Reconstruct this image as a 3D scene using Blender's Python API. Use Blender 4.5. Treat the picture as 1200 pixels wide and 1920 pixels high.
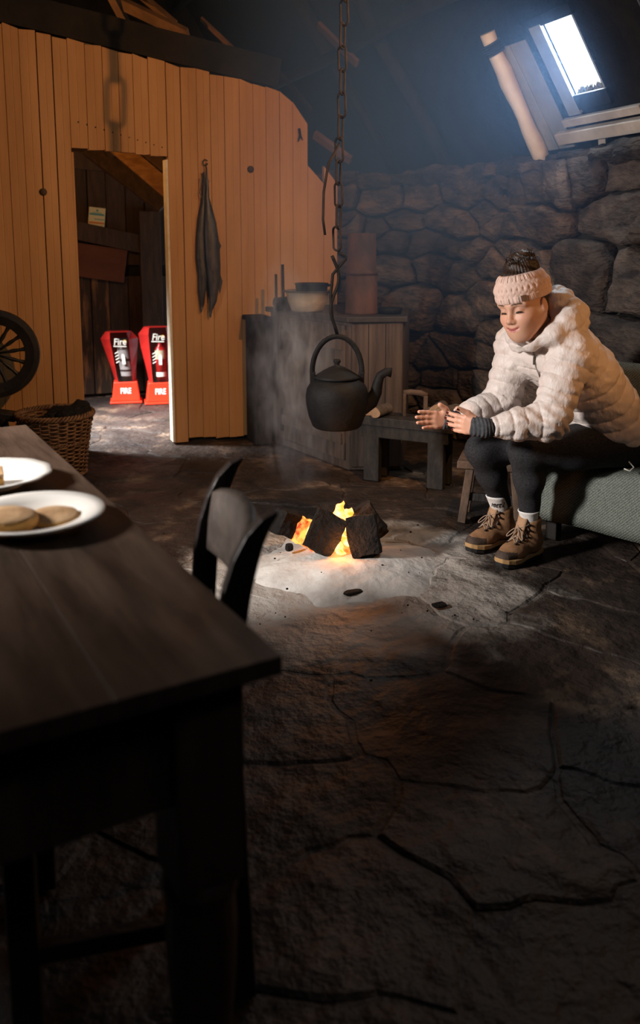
import bpy, bmesh, math, random
import numpy as np
from mathutils import Vector, Matrix, noise

for o in list(bpy.data.objects):
    bpy.data.objects.remove(o)
scene = bpy.context.scene
COL = scene.collection
random.seed(7)

# ------------------------------------------------------------------ camera
cam_d = bpy.data.cameras.new('camera')
cam = bpy.data.objects.new('camera', cam_d)
COL.objects.link(cam)
cam.location = (0, 0, 1.25)
cam.rotation_euler = (math.radians(81), 0, math.radians(-22))
cam_d.lens = 30.0
cam_d.sensor_width = 36.0
cam_d.shift_y = -257 / 1920
cam_d.clip_start = 0.05
cam_d.dof.use_dof = True
cam_d.dof.focus_distance = 3.3
cam_d.dof.aperture_fstop = 2.6
scene.camera = cam

# ------------------------------------------------------------------ world, daylight, exposure
world = bpy.data.worlds.new('world')
scene.world = world
world.use_nodes = True
bgn = world.node_tree.nodes['Background']
bgn.inputs['Color'].default_value = (0.80, 0.90, 1.0, 1)
bgn.inputs['Strength'].default_value = 2.5


def area_light(name, loc, target, sx, sy, power, col, spread=180):
    l = bpy.data.lights.new(name, 'AREA')
    l.shape = 'RECTANGLE'
    l.size, l.size_y = sx, sy
    l.energy = power
    l.color = col
    l.spread = math.radians(spread)
    o = bpy.data.objects.new(name, l)
    COL.objects.link(o)
    o.location = loc
    o.rotation_euler = (Vector(target) - Vector(loc)).to_track_quat('-Z', 'Y').to_euler()
    return o


# daylight entering by the roof light, the window in the left wall and the open outer door of the passage
area_light('roof_light_daylight', (2.593, 3.3375, 2.076), (2.593 - 0.832, 3.3375, 2.076 - 0.5547), 0.19, 0.35, 10, (0.80, 0.92, 1.0), 180)
area_light('window_daylight', (-1.52, 2.30, 1.62), (1.30, 2.50, 0.45), 0.30, 0.30, 38, (1.0, 0.945, 0.90), 88)
area_light('outer_door_daylight', (-0.10, 5.75, 1.55), (0.95, 5.85, 0.0), 0.4, 0.6, 66, (0.95, 0.97, 1.0), 64)

vs = scene.view_settings
vs.view_transform = 'Standard'
vs.look = 'None'
vs.exposure = 0.0
vs.gamma = 1.0
vs.use_curve_mapping = False
cy = scene.cycles
cy.use_denoising = True
cy.max_bounces = 6
cy.diffuse_bounces = 3
cy.glossy_bounces = 2
cy.transmission_bounces = 4
cy.transparent_max_bounces = 8
cy.volume_bounces = 0
cy.sample_clamp_indirect = 3.0
cy.caustics_reflective = False
cy.caustics_refractive = False


# ------------------------------------------------------------------ helpers: objects
def tag(o, label=None, cat=None, group=None, kind=None):
    if label:
        o['label'] = label
    if cat:
        o['category'] = cat
    if group:
        o['group'] = group
    if kind:
        o['kind'] = kind
    return o


def empty(name, loc=(0, 0, 0), rz=0, parent=None):
    o = bpy.data.objects.new(name, None)
    COL.objects.link(o)
    o.location = loc
    o.rotation_euler = (0, 0, rz)
    o.empty_display_size = 0.05
    if parent:
        o.parent = parent
    return o


def mesh_obj(name, verts, faces, mat, parent=None, smooth=False, bevel=0):
    me = bpy.data.meshes.new(name)
    me.from_pydata([tuple(v) for v in verts], [], [tuple(f) for f in faces])
    me.update()
    o = bpy.data.objects.new(name, me)
    COL.objects.link(o)
    if mat:
        me.materials.append(mat)
    if smooth:
        me.polygons.foreach_set('use_smooth', [True] * len(me.polygons))
    if parent:
        o.parent = parent
    if bevel:
        m = o.modifiers.new('bevel', 'BEVEL')
        m.width = bevel
        m.segments = 2
        m.limit_method = 'ANGLE'
    return o


def frame(axis, up=(0, 0, 1)):
    z = Vector(axis).normalized()
    u = Vector(up)
    if abs(z.dot(u.normalized())) > 0.98:
        u = Vector((1, 0, 0))
    x = u.cross(z).normalized()
    y = z.cross(x)
    return x, y, z


class MB:
    def __init__(self):
        self.v = []
        self.f = []

    def add(self, vs_, fs_):
        n = len(self.v)
        self.v += [Vector(p) for p in vs_]
        self.f += [tuple(i + n for i in f) for f in fs_]
        return self

    def box(self, c, s, R=None, taper=1.0):
        vs_ = []
        for k in (-1, 1):
            t = taper if k > 0 else 1.0
            for (i, j) in ((-1, -1), (1, -1), (1, 1), (-1, 1)):
                p = Vector((i * s[0] / 2 * t, j * s[1] / 2 * t, k * s[2] / 2))
                if R:
                    p = R @ p
                vs_.append(p + Vector(c))
        return self.add(vs_, [(3, 2, 1, 0), (4, 5, 6, 7), (0, 1, 5, 4), (1, 2, 6, 5), (2, 3, 7, 6), (3, 0, 4, 7)])

    def bar(self, a, b, w, h, up=(0, 0, 1)):
        a, b = Vector(a), Vector(b)
        x, y, z = frame(b - a, up)
        R = Matrix((x, y, z)).transposed()
        return self.box((a + b) / 2, (w, h, (b - a).length), R)

    def tube(self, pts, r, n=10, caps=True, flat=1.0, closed=False):
        pts = [Vector(p) for p in pts]
        m = len(pts)
        rr = r if isinstance(r, (list, tuple)) else [r] * m
        vs_, fs_ = [], []
        px = None
        for i, p in enumerate(pts):
            if closed:
                t = pts[(i + 1) % m] - pts[i - 1]
            else:
                t = pts[min(i + 1, m - 1)] - pts[max(i - 1, 0)]
            t = t.normalized()
            if px is None:
                x, y, _ = frame(t)
            else:
                x = (px - t * px.dot(t))
                x = x.normalized() if x.length > 1e-6 else frame(t)[0]
                y = t.cross(x)
            px = x
            for k in range(n):
                a = 2 * math.pi * k / n
                vs_.append(p + x * math.cos(a) * rr[i] + y * math.sin(a) * rr[i] * flat)
        rows = m if closed else m - 1
        for i in range(rows):
            for k in range(n):
                a, b = i * n + k, i * n + (k + 1) % n
                i2 = (i + 1) % m
                fs_.append((a, b, i2 * n + (k + 1) % n, i2 * n + k))
        if caps and not closed:
            fs_.append(tuple(reversed(range(n))))
            fs_.append(tuple((m - 1) * n + k for k in range(n)))
        return self.add(vs_, fs_)

    def lathe(self, prof, n=24, c=(0, 0, 0), R=None, sy=1.0):
        vs_, fs_ = [], []
        for (r, z) in prof:
            for k in range(n):
                a = 2 * math.pi * k / n
                p = Vector((r * math.cos(a), r * math.sin(a) * sy, z))
                if R:
                    p = R @ p
                vs_.append(p + Vector(c))
        for i in range(len(prof) - 1):
            for k in range(n):
                a, b = i * n + k, i * n + (k + 1) % n
                fs_.append((a, b, b + n, a + n))
        if prof[0][0] > 1e-4:
            fs_.append(tuple(reversed(range(n))))
        if prof[-1][0] > 1e-4:
            fs_.append(tuple((len(prof) - 1) * n + k for k in range(n)))
        return self.add(vs_, fs_)

    def prism(self, poly, z0, z1):
        n = len(poly)
        vs_ = [(p[0], p[1], z0) for p in poly] + [(p[0], p[1], z1) for p in poly]
        fs_ = [tuple(reversed(range(n))), tuple(range(n, 2 * n))]
        fs_ += [(i, (i + 1) % n, (i + 1) % n + n, i + n) for i in range(n)]
        return self.add(vs_, fs_)

    def grid(self, P, closed_u=False):
        nu, nv = len(P), len(P[0])
        vs_ = [p for row in P for p in row]
        fs_ = []
        for i in range(nu if closed_u else nu - 1):
            for j in range(nv - 1):
                a = i * nv + j
                b = ((i + 1) % nu) * nv + j
                fs_.append((a, b, b + 1, a + 1))
        return self.add(vs_, fs_)

    def noise(self, amp, scale, seed=0):
        for i, p in enumerate(self.v):
            d = noise.noise_vector(p * scale + Vector((seed, seed * 1.7, -seed)))
            self.v[i] = p + d * amp
        return self

    def build(self, name, mat, parent=None, smooth=False, bevel=0):
        return mesh_obj(name, self.v, self.f, mat, parent, smooth, bevel)


def rough_block(size, seed, amp=0.012, cuts=5, rnd=0.35):
    """an irregular lump: a subdivided box pulled towards an ellipsoid and broken up with noise"""
    bm = bmesh.new()
    bmesh.ops.create_cube(bm, size=2.0)
    bmesh.ops.subdivide_edges(bm, edges=bm.edges[:], cuts=cuts, use_grid_fill=True)
    mb = MB()
    vs_ = []
    for v in bm.verts:
        p = v.co.copy()
        q = p.normalized() * 1.18
        p = p.lerp(q, rnd)
        p = Vector((p.x * size[0] / 2, p.y * size[1] / 2, p.z * size[2] / 2))
        p += noise.noise_vector(p * 14 + Vector((seed * 3.1, seed, 0))) * amp
        p += noise.noise_vector(p * 45 + Vector((seed, 0, seed * 2.3))) * amp * 0.4
        vs_.append(p)
    bm.verts.index_update()
    fs_ = [tuple(v.index for v in f.verts) for f in bm.faces]
    bm.free()
    mb.add(vs_, fs_)
    return mb


def xform(mb, R=None, t=(0, 0, 0)):
    for i, p in enumerate(mb.v):
        mb.v[i] = (R @ p if R else p) + Vector(t)
    return mb


def rot(ax, deg):
    return Matrix.Rotation(math.radians(deg), 3, ax)


# ------------------------------------------------------------------ helpers: materials
def new_mat(name):
    m = bpy.data.materials.new(name)
    m.use_nodes = True
    return m, m.node_tree, m.node_tree.nodes['Principled BSDF']


def lk(nt, a, b):
    nt.links.new(a, b)


def M(name, c1, c2=None, scale=6.0, rough=0.8, bump=0.3, bscale=30.0, stretch=(1, 1, 1), rand=0.0,
      metal=0.0, spec=0.3, detail=6.0, ramp=(0.35, 0.65), bdist=0.01, coat=0):
    m, nt, b = new_mat(name)
    c2 = c2 or c1
    tc = nt.nodes.new('ShaderNodeTexCoord')
    mp = nt.nodes.new('ShaderNodeMapping')
    mp.inputs['Scale'].default_value = stretch
    lk(nt, tc.outputs['Object'], mp.inputs['Vector'])
    n1 = nt.nodes.new('ShaderNodeTexNoise')
    n1.inputs['Scale'].default_value = scale
    n1.inputs['Detail'].default_value = detail
    n1.inputs['Roughness'].default_value = 0.62
    lk(nt, mp.outputs[0], n1.inputs['Vector'])
    rp = nt.nodes.new('ShaderNodeValToRGB')
    rp.color_ramp.elements[0].position = ramp[0]
    rp.color_ramp.elements[1].position = ramp[1]
    rp.color_ramp.elements[0].color = (*c1, 1)
    rp.color_ramp.elements[1].color = (*c2, 1)
    lk(nt, n1.outputs[0], rp.inputs[0])
    col = rp.outputs[0]
    if rand:
        oi = nt.nodes.new('ShaderNodeObjectInfo')
        mr = nt.nodes.new('ShaderNodeMapRange')
        mr.inputs['To Min'].default_value = 1 - rand
        mr.inputs['To Max'].default_value = 1 + rand
        lk(nt, oi.outputs['Random'], mr.inputs[0])
        hs = nt.nodes.new('ShaderNodeHueSaturation')
        lk(nt, mr.outputs[0], hs.inputs['Value'])
        lk(nt, col, hs.inputs['Color'])
        col = hs.outputs[0]
    lk(nt, col, b.inputs['Base Color'])
    b.inputs['Roughness'].default_value = rough
    b.inputs['Metallic'].default_value = metal
    b.inputs['Specular IOR Level'].default_value = spec
    b.inputs['Coat Weight'].default_value = coat
    if bump:
        n2 = nt.nodes.new('ShaderNodeTexNoise')
        n2.inputs['Scale'].default_value = bscale
        n2.inputs['Detail'].default_value = 5
        lk(nt, mp.outputs[0], n2.inputs['Vector'])
        bp = nt.nodes.new('ShaderNodeBump')
        bp.inputs['Strength'].default_value = bump
        bp.inputs['Distance'].default_value = bdist
        lk(nt, n2.outputs[0], bp.inputs['Height'])
        lk(nt, bp.outputs[0], b.inputs['Normal'])
    return m


def flat(name, c, rough=0.6, metal=0.0, spec=0.3):
    m, nt, b = new_mat(name)
    b.inputs['Base Color'].default_value = (*c, 1)
    b.inputs['Roughness'].default_value = rough
    b.inputs['Metallic'].default_value = metal
    b.inputs['Specular IOR Level'].default_value = spec
    return m


def emit(name, c, strength):
    m, nt, b = new_mat(name)
    b.inputs['Base Color'].default_value = (0.02, 0.01, 0.01, 1)
    b.inputs['Emission Color'].default_value = (*c, 1)
    b.inputs['Emission Strength'].default_value = strength
    return m


MAT = {}
MAT['paint'] = M('buff_painted_board', (0.36, 0.170, 0.058), (0.52, 0.275, 0.115), 2.2, 0.55, 0.25, 40, (1.4, 1, 0.22), rand=0.05, spec=0.3, bdist=0.004)
MAT['daylit_edge'] = M('daylit_board_edge', (0.75, 0.68, 0.55), (0.6, 0.5, 0.36), 12, 0.7, 0.2, 40)  # pale tone stands in for daylight on the jamb edge
MAT['black_wood'] = M('sooty_beam', (0.007, 0.006, 0.005), (0.018, 0.014, 0.012), 6, 0.85, 0.5, 30, (1, 1, 1))
MAT['soot'] = M('sooty_thatch', (0.006, 0.005, 0.005), (0.014, 0.012, 0.011), 9, 0.95, 0.8, 60)
MAT['pole'] = M('peeled_pole', (0.55, 0.47, 0.40), (0.72, 0.65, 0.58), 5, 0.75, 0.35, 25, (1, 1, 1))
MAT['pale_board'] = M('pale_skylight_board', (0.42, 0.36, 0.31), (0.60, 0.53, 0.47), 7, 0.75, 0.3, 30)
MAT['reveal'] = M('roof_light_lining', (0.26, 0.26, 0.26), (0.36, 0.35, 0.34), 5, 0.75, 0.3, 20)
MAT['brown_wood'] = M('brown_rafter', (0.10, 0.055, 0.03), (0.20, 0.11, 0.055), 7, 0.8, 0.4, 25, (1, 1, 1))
MAT['orange_lit_wood'] = M('orange_lit_plank', (0.32, 0.14, 0.045), (0.58, 0.29, 0.10), 9, 0.7, 0.3, 30, (1, 1, 3))  # warm lamplight on the plank is put into its colour
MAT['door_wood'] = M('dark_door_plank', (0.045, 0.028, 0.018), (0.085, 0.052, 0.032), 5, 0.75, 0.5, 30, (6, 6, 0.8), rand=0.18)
MAT['worn_wood'] = M('worn_door_plank', (0.045, 0.026, 0.016), (0.23, 0.115, 0.048), 5, 0.8, 0.5, 30, (4, 4, 0.6), ramp=(0.5, 0.66))
MAT['red_panel'] = M('red_brown_panel', (0.095, 0.030, 0.014), (0.145, 0.048, 0.02), 3, 0.6, 0.2, 40, (1, 1, 2))
MAT['stone'] = M('wall_stone', (0.020, 0.016, 0.0155), (0.100, 0.074, 0.060), 5.5, 0.85, 0.9, 22, (1, 1, 2.4), rand=0.45, bdist=0.035)
MAT['mortar'] = M('wall_core', (0.012, 0.010, 0.009), (0.03, 0.024, 0.02), 8, 0.95, 0.6, 30)
MAT['table'] = M('dark_oak_table', (0.026, 0.0165, 0.0115), (0.088, 0.057, 0.040), 2.6, 0.42, 0.2, 26, (6, 0.8, 1), spec=0.35, bdist=0.004)
MAT['chair'] = M('dark_chair_wood', (0.012, 0.008, 0.007), (0.026, 0.018, 0.014), 7, 0.42, 0.25, 30, (3, 3, 0.6), spec=0.35)
MAT['rail'] = M('paler_chair_rail', (0.035, 0.026, 0.021), (0.075, 0.056, 0.045), 9, 0.55, 0.25, 40)  # lighter than the other chair wood
MAT['iron'] = M('black_iron', (0.0035, 0.0035, 0.004), (0.010, 0.009, 0.0085), 9, 0.66, 0.5, 60, metal=0.0, spec=0.16, bdist=0.004)
MAT['rust'] = M('rusty_chain', (0.008, 0.006, 0.005), (0.024, 0.014, 0.011), 20, 0.75, 0.5, 80, metal=0.3, bdist=0.003)
MAT['rusty_tin'] = M('rusty_sheet', (0.030, 0.017, 0.012), (0.085, 0.036, 0.022), 7, 0.75, 0.4, 50, (1, 1, 0.5), metal=0.1)
MAT['cupboard'] = M('grey_brown_cupboard', (0.045, 0.031, 0.025), (0.105, 0.074, 0.058), 4, 0.7, 0.5, 26, (7, 7, 0.5), rand=0.08, bdist=0.005)
MAT['cupboard_dark'] = M('cupboard_top', (0.022, 0.019, 0.018), (0.048, 0.040, 0.036), 6, 0.6, 0.4, 30)
MAT['enamel'] = M('stained_enamel', (0.26, 0.20, 0.145), (0.46, 0.38, 0.30), 9, 0.4, 0.1, 40, spec=0.5)
MAT['wicker'] = M('willow', (0.075, 0.036, 0.016), (0.21, 0.110, 0.050), 30, 0.6, 0.3, 90, spec=0.35)
MAT['peat'] = M('peat', (0.003, 0.0025, 0.002), (0.014, 0.010, 0.008), 26, 0.95, 1.0, 70, bdist=0.012)
MAT['bench'] = M('black_bench', (0.014, 0.013, 0.013), (0.038, 0.033, 0.030), 6, 0.6, 0.4, 30, (4, 4, 1))
MAT['stool'] = M('stool_wood', (0.055, 0.036, 0.026), (0.125, 0.080, 0.055), 7, 0.65, 0.4, 30, (2, 2, 1))
MAT['log_end'] = M('cut_log_face', (0.30, 0.19, 0.12), (0.42, 0.28, 0.18), 16, 0.8, 0.3, 60)
MAT['bark'] = M('log_bark', (0.050, 0.038, 0.030), (0.13, 0.10, 0.08), 18, 0.9, 0.7, 50)
MAT['fish'] = M('smoked_fish', (0.012, 0.011, 0.012), (0.060, 0.050, 0.048), 14, 0.38, 0.4, 60, (2, 2, 0.6), spec=0.5, bdist=0.004)
MAT['porcelain'] = M('white_porcelain', (0.80, 0.76, 0.70), (0.86, 0.83, 0.78), 5, 0.25, 0, 30, spec=0.5)
MAT['scone'] = M('baked_scone', (0.36, 0.20, 0.09), (0.58, 0.37, 0.20), 20, 0.85, 0.4, 70, bdist=0.003)
MAT['scone_side'] = M('golden_crust', (0.52, 0.24, 0.06), (0.70, 0.38, 0.11), 20, 0.8, 0.3, 70)
MAT['red'] = M('red_vinyl', (0.34, 0.012, 0.010), (0.50, 0.020, 0.014), 4, 0.45, 0.15, 20, spec=0.4)
MAT['red_stand'] = M('red_moulded_plastic', (0.72, 0.030, 0.010), (0.78, 0.042, 0.014), 4, 0.4, 0, 20, spec=0.4)
MAT['red_body'] = flat('red_cylinder', (0.42, 0.012, 0.01), 0.3, 0, 0.5)
MAT['white'] = flat('white_print', (0.78, 0.74, 0.66), 0.6)
MAT['cream'] = flat('cream_label', (0.62, 0.50, 0.34), 0.6)
MAT['grey_print'] = flat('grey_print', (0.32, 0.29, 0.28), 0.6)
MAT['yellow'] = flat('yellow_tag', (0.75, 0.42, 0.02), 0.5)
MAT['window_dark'] = M('dark_window_liner', (0.05, 0.028, 0.024), (0.10, 0.06, 0.052), 12, 0.4, 0.2, 30)
MAT['black'] = flat('black_plastic', (0.010, 0.010, 0.011), 0.5)
MAT['paper'] = flat('cream_card', (0.70, 0.66, 0.40), 0.6)
MAT['teal'] = flat('teal_print', (0.08, 0.33, 0.38), 0.6)
MAT['orange'] = flat('orange_print', (0.62, 0.20, 0.04), 0.6)
MAT['wheel'] = M('black_wheel', (0.010, 0.009, 0.009), (0.022, 0.019, 0.018), 8, 0.45, 0.2, 40, spec=0.35)
MAT['turf'] = M('dry_moss', (0.12, 0.085, 0.03), (0.30, 0.22, 0.09), 40, 0.95, 0.8, 90)
MAT['glow'] = emit('bulb_glow', (1.0, 0.62, 0.25), 6.0)
MAT['earth'] = M('trodden_earth', (0.012, 0.010, 0.009), (0.032, 0.025, 0.021), 8, 0.95, 0.6, 40)


def plastic():
    m, nt, b = new_mat('clear_vinyl_window')
    tr = nt.nodes.new('ShaderNodeBsdfTransparent')
    gl = nt.nodes.new('ShaderNodeBsdfGlossy')
    gl.inputs['Roughness'].default_value = 0.12
    gl.inputs['Color'].default_value = (0.8, 0.8, 0.8, 1)
    nz = nt.nodes.new('ShaderNodeTexNoise')
    nz.inputs['Scale'].default_value = 22
    bp = nt.nodes.new('ShaderNodeBump')
    bp.inputs['Strength'].default_value = 0.5
    lk(nt, nz.outputs[0], bp.inputs['Height'])
    lk(nt, bp.outputs[0], gl.inputs['Normal'])
    mx = nt.nodes.new('ShaderNodeMixShader')
    mx.inputs[0].default_value = 0.10
    lk(nt, tr.outputs[0], mx.inputs[1])
    lk(nt, gl.outputs[0], mx.inputs[2])
    lk(nt, mx.outputs[0], nt.nodes['Material Output'].inputs['Surface'])
    return m


MAT['clear'] = plastic()


def floor_mat():
    m, nt, b = new_mat('worn_flagstone')
    N = nt.nodes.new
    tc = N('ShaderNodeTexCoord')
    n1 = N('ShaderNodeTexNoise')
    n1.inputs['Scale'].default_value = 3.2
    n1.inputs['Detail'].default_value = 9
    n1.inputs['Roughness'].default_value = 0.66
    lk(nt, tc.outputs['Object'], n1.inputs['Vector'])
    rp = N('ShaderNodeValToRGB')
    e = rp.color_ramp.elements
    e[0].position, e[0].color = 0.34, (0.010, 0.0068, 0.0052, 1)
    e[1].position, e[1].color = 0.55, (0.030, 0.0195, 0.0145, 1)
    e2 = e.new(0.66)
    e2.color = (0.11, 0.072, 0.047, 1)
    lk(nt, n1.outputs[0], rp.inputs[0])
    oi = N('ShaderNodeObjectInfo')
    mr = N('ShaderNodeMapRange')
    mr.inputs['To Min'].default_value = 0.72
    mr.inputs['To Max'].default_value = 1.28
    lk(nt, oi.outputs['Random'], mr.inputs[0])
    hs = N('ShaderNodeHueSaturation')
    lk(nt, rp.outputs[0], hs.inputs['Color'])
    lk(nt, mr.outputs[0], hs.inputs['Value'])
    # ash trodden and blown out from the open hearth
    mp = N('ShaderNodeMapping')
    mp.inputs['Location'].default_value = (-1.22, -2.78, 0)
    lk(nt, tc.outputs['Object'], mp.inputs['Vector'])
    ln = N('ShaderNodeVectorMath')
    ln.operation = 'LENGTH'
    lk(nt, mp.outputs[0], ln.inputs[0])
    n2 = N('ShaderNodeTexNoise')
    n2.inputs['Scale'].default_value = 3.6
    n2.inputs['Detail'].default_value = 7
    n2.inputs['Roughness'].default_value = 0.6
    lk(nt, tc.outputs['Object'], n2.inputs['Vector'])
    ad = N('ShaderNodeMath')
    ad.operation = 'MULTIPLY_ADD'
    ad.inputs[1].default_value = 0.95
    lk(nt, n2.outputs[0], ad.inputs[0])
    lk(nt, ln.outputs['Value'], ad.inputs[2])
    r2 = N('ShaderNodeMapRange')
    r2.interpolation_type = 'SMOOTHSTEP'
    r2.inputs['From Min'].default_value = 0.92
    r2.inputs['From Max'].default_value = 1.25
    r2.inputs['To Min'].default_value = 0.85
    r2.inputs['To Max'].default_value = 0.0
    lk(nt, ad.outputs[0], r2.inputs[0])
    mx = N('ShaderNodeMix')
    mx.data_type = 'RGBA'
    lk(nt, r2.outputs[0], mx.inputs['Factor'])
    lk(nt, hs.outputs[0], mx.inputs['A'])
    mx.inputs['B'].default_value = (0.40, 0.36, 0.32, 1)
    lk(nt, mx.outputs['Result'], b.inputs['Base Color'])
    b.inputs['Roughness'].default_value = 0.6
    b.inputs['Specular IOR Level'].default_value = 0.35
    n3 = N('ShaderNodeTexNoise')
    n3.inputs['Scale'].default_value = 4.5
    n3.inputs['Detail'].default_value = 7
    n3.inputs['Roughness'].default_value = 0.55
    lk(nt, tc.outputs['Object'], n3.inputs['Vector'])
    bp = N('ShaderNodeBump')
    bp.inputs['Strength'].default_value = 1.0
    bp.inputs['Distance'].default_value = 0.075
    lk(nt, n3.outputs[0], bp.inputs['Height'])
    lk(nt, bp.outputs[0], b.inputs['Normal'])
    return m


MAT['floor'] = floor_mat()
MAT['ash'] = M('peat_ash', (0.34, 0.305, 0.28), (0.58, 0.545, 0.505), 5, 0.95, 0.7, 26, bdist=0.012, ramp=(0.3, 0.62))


def text_mesh(name, s, mat, parent, M4, size, bold=0.0, shear=0.0, sx=1.0):
    cu = bpy.data.curves.new(name, 'FONT')
    cu.body = s
    cu.size = size
    cu.align_x = 'CENTER'
    cu.align_y = 'CENTER'
    cu.offset = bold
    cu.shear = shear
    cu.extrude = 0.0006
    cu.resolution_u = 3
    tmp = bpy.data.objects.new('tmp_text', cu)
    COL.objects.link(tmp)
    dg = bpy.context.evaluated_depsgraph_get()
    me = bpy.data.meshes.new_from_object(tmp.evaluated_get(dg))
    bpy.data.objects.remove(tmp)
    for v in me.vertices:
        v.co = M4 @ Vector((v.co.x * sx, v.co.y, v.co.z))
    me.materials.clear()
    me.materials.append(mat)
    o = bpy.data.objects.new(name, me)
    COL.objects.link(o)
    o.parent = parent
    return o


def face_matrix(origin, right, up):
    r = Vector(right).normalized()
    u = Vector(up).normalized()
    n = r.cross(u)
    m = Matrix((r, u, n)).transposed().to_4x4()
    m.translation = Vector(origin)
    return m

# ================================================================== the setting
def clip_half(poly, p, n):
    """keep the side of the polygon where (q-p).n <= 0"""
    out = []
    m = len(poly)
    for i in range(m):
        a, b = poly[i], poly[(i + 1) % m]
        da = (a[0] - p[0]) * n[0] + (a[1] - p[1]) * n[1]
        db = (b[0] - p[0]) * n[0] + (b[1] - p[1]) * n[1]
        if da <= 0:
            out.append(a)
        if (da < 0 < db) or (db < 0 < da):
            t = da / (da - db)
            out.append((a[0] + (b[0] - a[0]) * t, a[1] + (b[1] - a[1]) * t))
    return out


def voronoi(seeds, box, ky=1.0):
    S = [(x, y * ky) for x, y in seeds]
    cells = []
    for i, (x, y) in enumerate(S):
        poly = [(box[0], box[1] * ky), (box[2], box[1] * ky), (box[2], box[3] * ky), (box[0], box[3] * ky)]
        near = sorted(range(len(S)), key=lambda j: (S[j][0] - x) ** 2 + (S[j][1] - y) ** 2)[1:22]
        for j in near:
            mx, my = (S[j][0] + x) / 2, (S[j][1] + y) / 2
            poly = clip_half(poly, (mx, my), (S[j][0] - x, S[j][1] - y))
            if len(poly) < 3:
                break
        cells.append([(px, py / ky) for px, py in poly] if len(poly) >= 3 else None)
    return cells


def centroid(poly):
    return (sum(p[0] for p in poly) / len(poly), sum(p[1] for p in poly) / len(poly))


def shrink(poly, d):
    c = centroid(poly)
    out = []
    for p in poly:
        v = Vector((p[0] - c[0], p[1] - c[1]))
        L = v.length
        if L < 1e-6:
            out.append(p)
            continue
        k = max(L - d, L * 0.3) / L
        out.append((c[0] + v.x * k, c[1] + v.y * k))
    return out


def resample(poly, step):
    out = []
    m = len(poly)
    for i in range(m):
        a, b = Vector(poly[i]), Vector(poly[(i + 1) % m])
        n = max(1, int(round((b - a).length / step)))
        for k in range(n):
            out.append(tuple(a.lerp(b, k / n)))
    return out


def chaikin(poly):
    out = []
    m = len(poly)
    for i in range(m):
        a, b = Vector(poly[i]), Vector(poly[(i + 1) % m])
        out.append(tuple(a.lerp(b, 0.25)))
        out.append(tuple(a.lerp(b, 0.75)))
    return out


# ---- floor: earth with worn flagstones bedded in it
floor = MB().box((0.6, 3.0, -0.054), (4.9, 9.4, 0.09)).build('floor', MAT['floor'])
tag(floor, 'dark uneven flagstone floor of the old cottage', None, kind='structure')
rf = random.Random(11)
seeds = []
tries = 0
while len(seeds) < 210 and tries < 6000:
    tries += 1
    x, y = rf.uniform(-1.6, 2.85), rf.uniform(-0.6, 7.5)
    dmin = 0.22 + 0.26 * rf.random()
    if all((x - a) ** 2 + ((y - b) * 1.15) ** 2 > dmin ** 2 for a, b in seeds):
        seeds.append((x, y))
for poly in voronoi(seeds, (-1.65, -0.7, 2.9, 7.6)):
    if not poly:
        continue
    c = centroid(poly)
    z0 = rf.uniform(-0.007, 0.0)
    tx, ty = rf.uniform(-0.012, 0.012), rf.uniform(-0.012, 0.012)
    p = shrink(resample(poly, 0.05), 0.004)
    p = [(q[0] + noise.noise(Vector((q[0] * 9, q[1] * 9, 3))) * 0.04 + noise.noise(Vector((q[0] * 3.2, q[1] * 3.2, 13))) * 0.10, q[1] + noise.noise(Vector((q[0] * 9, q[1] * 9, 8))) * 0.04 + noise.noise(Vector((q[0] * 3.2, q[1] * 3.2, 18))) * 0.10) for q in p]
    rings = [(p, -0.032), (p, -0.007), (shrink(p, 0.010), -0.001), (shrink(p, 0.05), 0.001), (shrink(p, 0.11), 0.002)]
    mb = MB()
    n = len(p)
    for pp, zz in rings:
        mb.v += [Vector((q[0], q[1], zz + z0 + tx * (q[0] - c[0]) + ty * (q[1] - c[1]) - 0.004 * abs(noise.noise(Vector((q[0] * 5, q[1] * 5, 1)))))) for q in pp]
    for r in range(len(rings) - 1):
        for i in range(n):
            mb.f.append((r * n + i, r * n + (i + 1) % n, (r + 1) * n + (i + 1) % n, (r + 1) * n + i))
    mb.v.append(Vector((c[0], c[1], z0 + 0.002)))
    k = len(mb.v) - 1
    for i in range(n):
        mb.f.append(((len(rings) - 1) * n + i, (len(rings) - 1) * n + (i + 1) % n, k))
    mb.build('flagstone', MAT['floor'], floor, smooth=False)

# ---- stone wall on the right, turning in behind the partition
WX = 2.80


def wall_path(s):
    """s = metres along the wall; returns point and inward normal (towards the room)"""
    s0 = 4.35
    if s <= s0:
        return Vector((WX, s, 0)), Vector((-1, 0, 0))
    R = 1.15
    a = (s - s0) / R
    amax = math.radians(78)
    if a <= amax:
        return Vector((WX - R + R * math.cos(a), s0 + R * math.sin(a), 0)), Vector((-math.cos(a), -math.sin(a), 0))
    t = (a - amax) * R
    p = Vector((WX - R + R * math.cos(amax), s0 + R * math.sin(amax), 0))
    d = Vector((-math.sin(amax), math.cos(amax), 0))
    return p + d * t, Vector((-math.cos(amax), -math.sin(amax), 0))


WALL_H = 1.66
core = MB()
ss = [-1.6 + 0.15 * i for i in range(52)]
Pc = []
for s in ss:
    p, nrm = wall_path(s)
    p = p - nrm * 0.035
    q = p - nrm * 0.6
    Pc.append([p, p + Vector((0, 0, WALL_H - 0.05)), q + Vector((0, 0, WALL_H - 0.05)), q])
core.grid(Pc)
wall_right = core.build('wall_right', MAT['mortar'])
tag(wall_right, 'dry-stone rubble wall of dark rounded boulders under the roof light', None, kind='structure')

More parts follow.
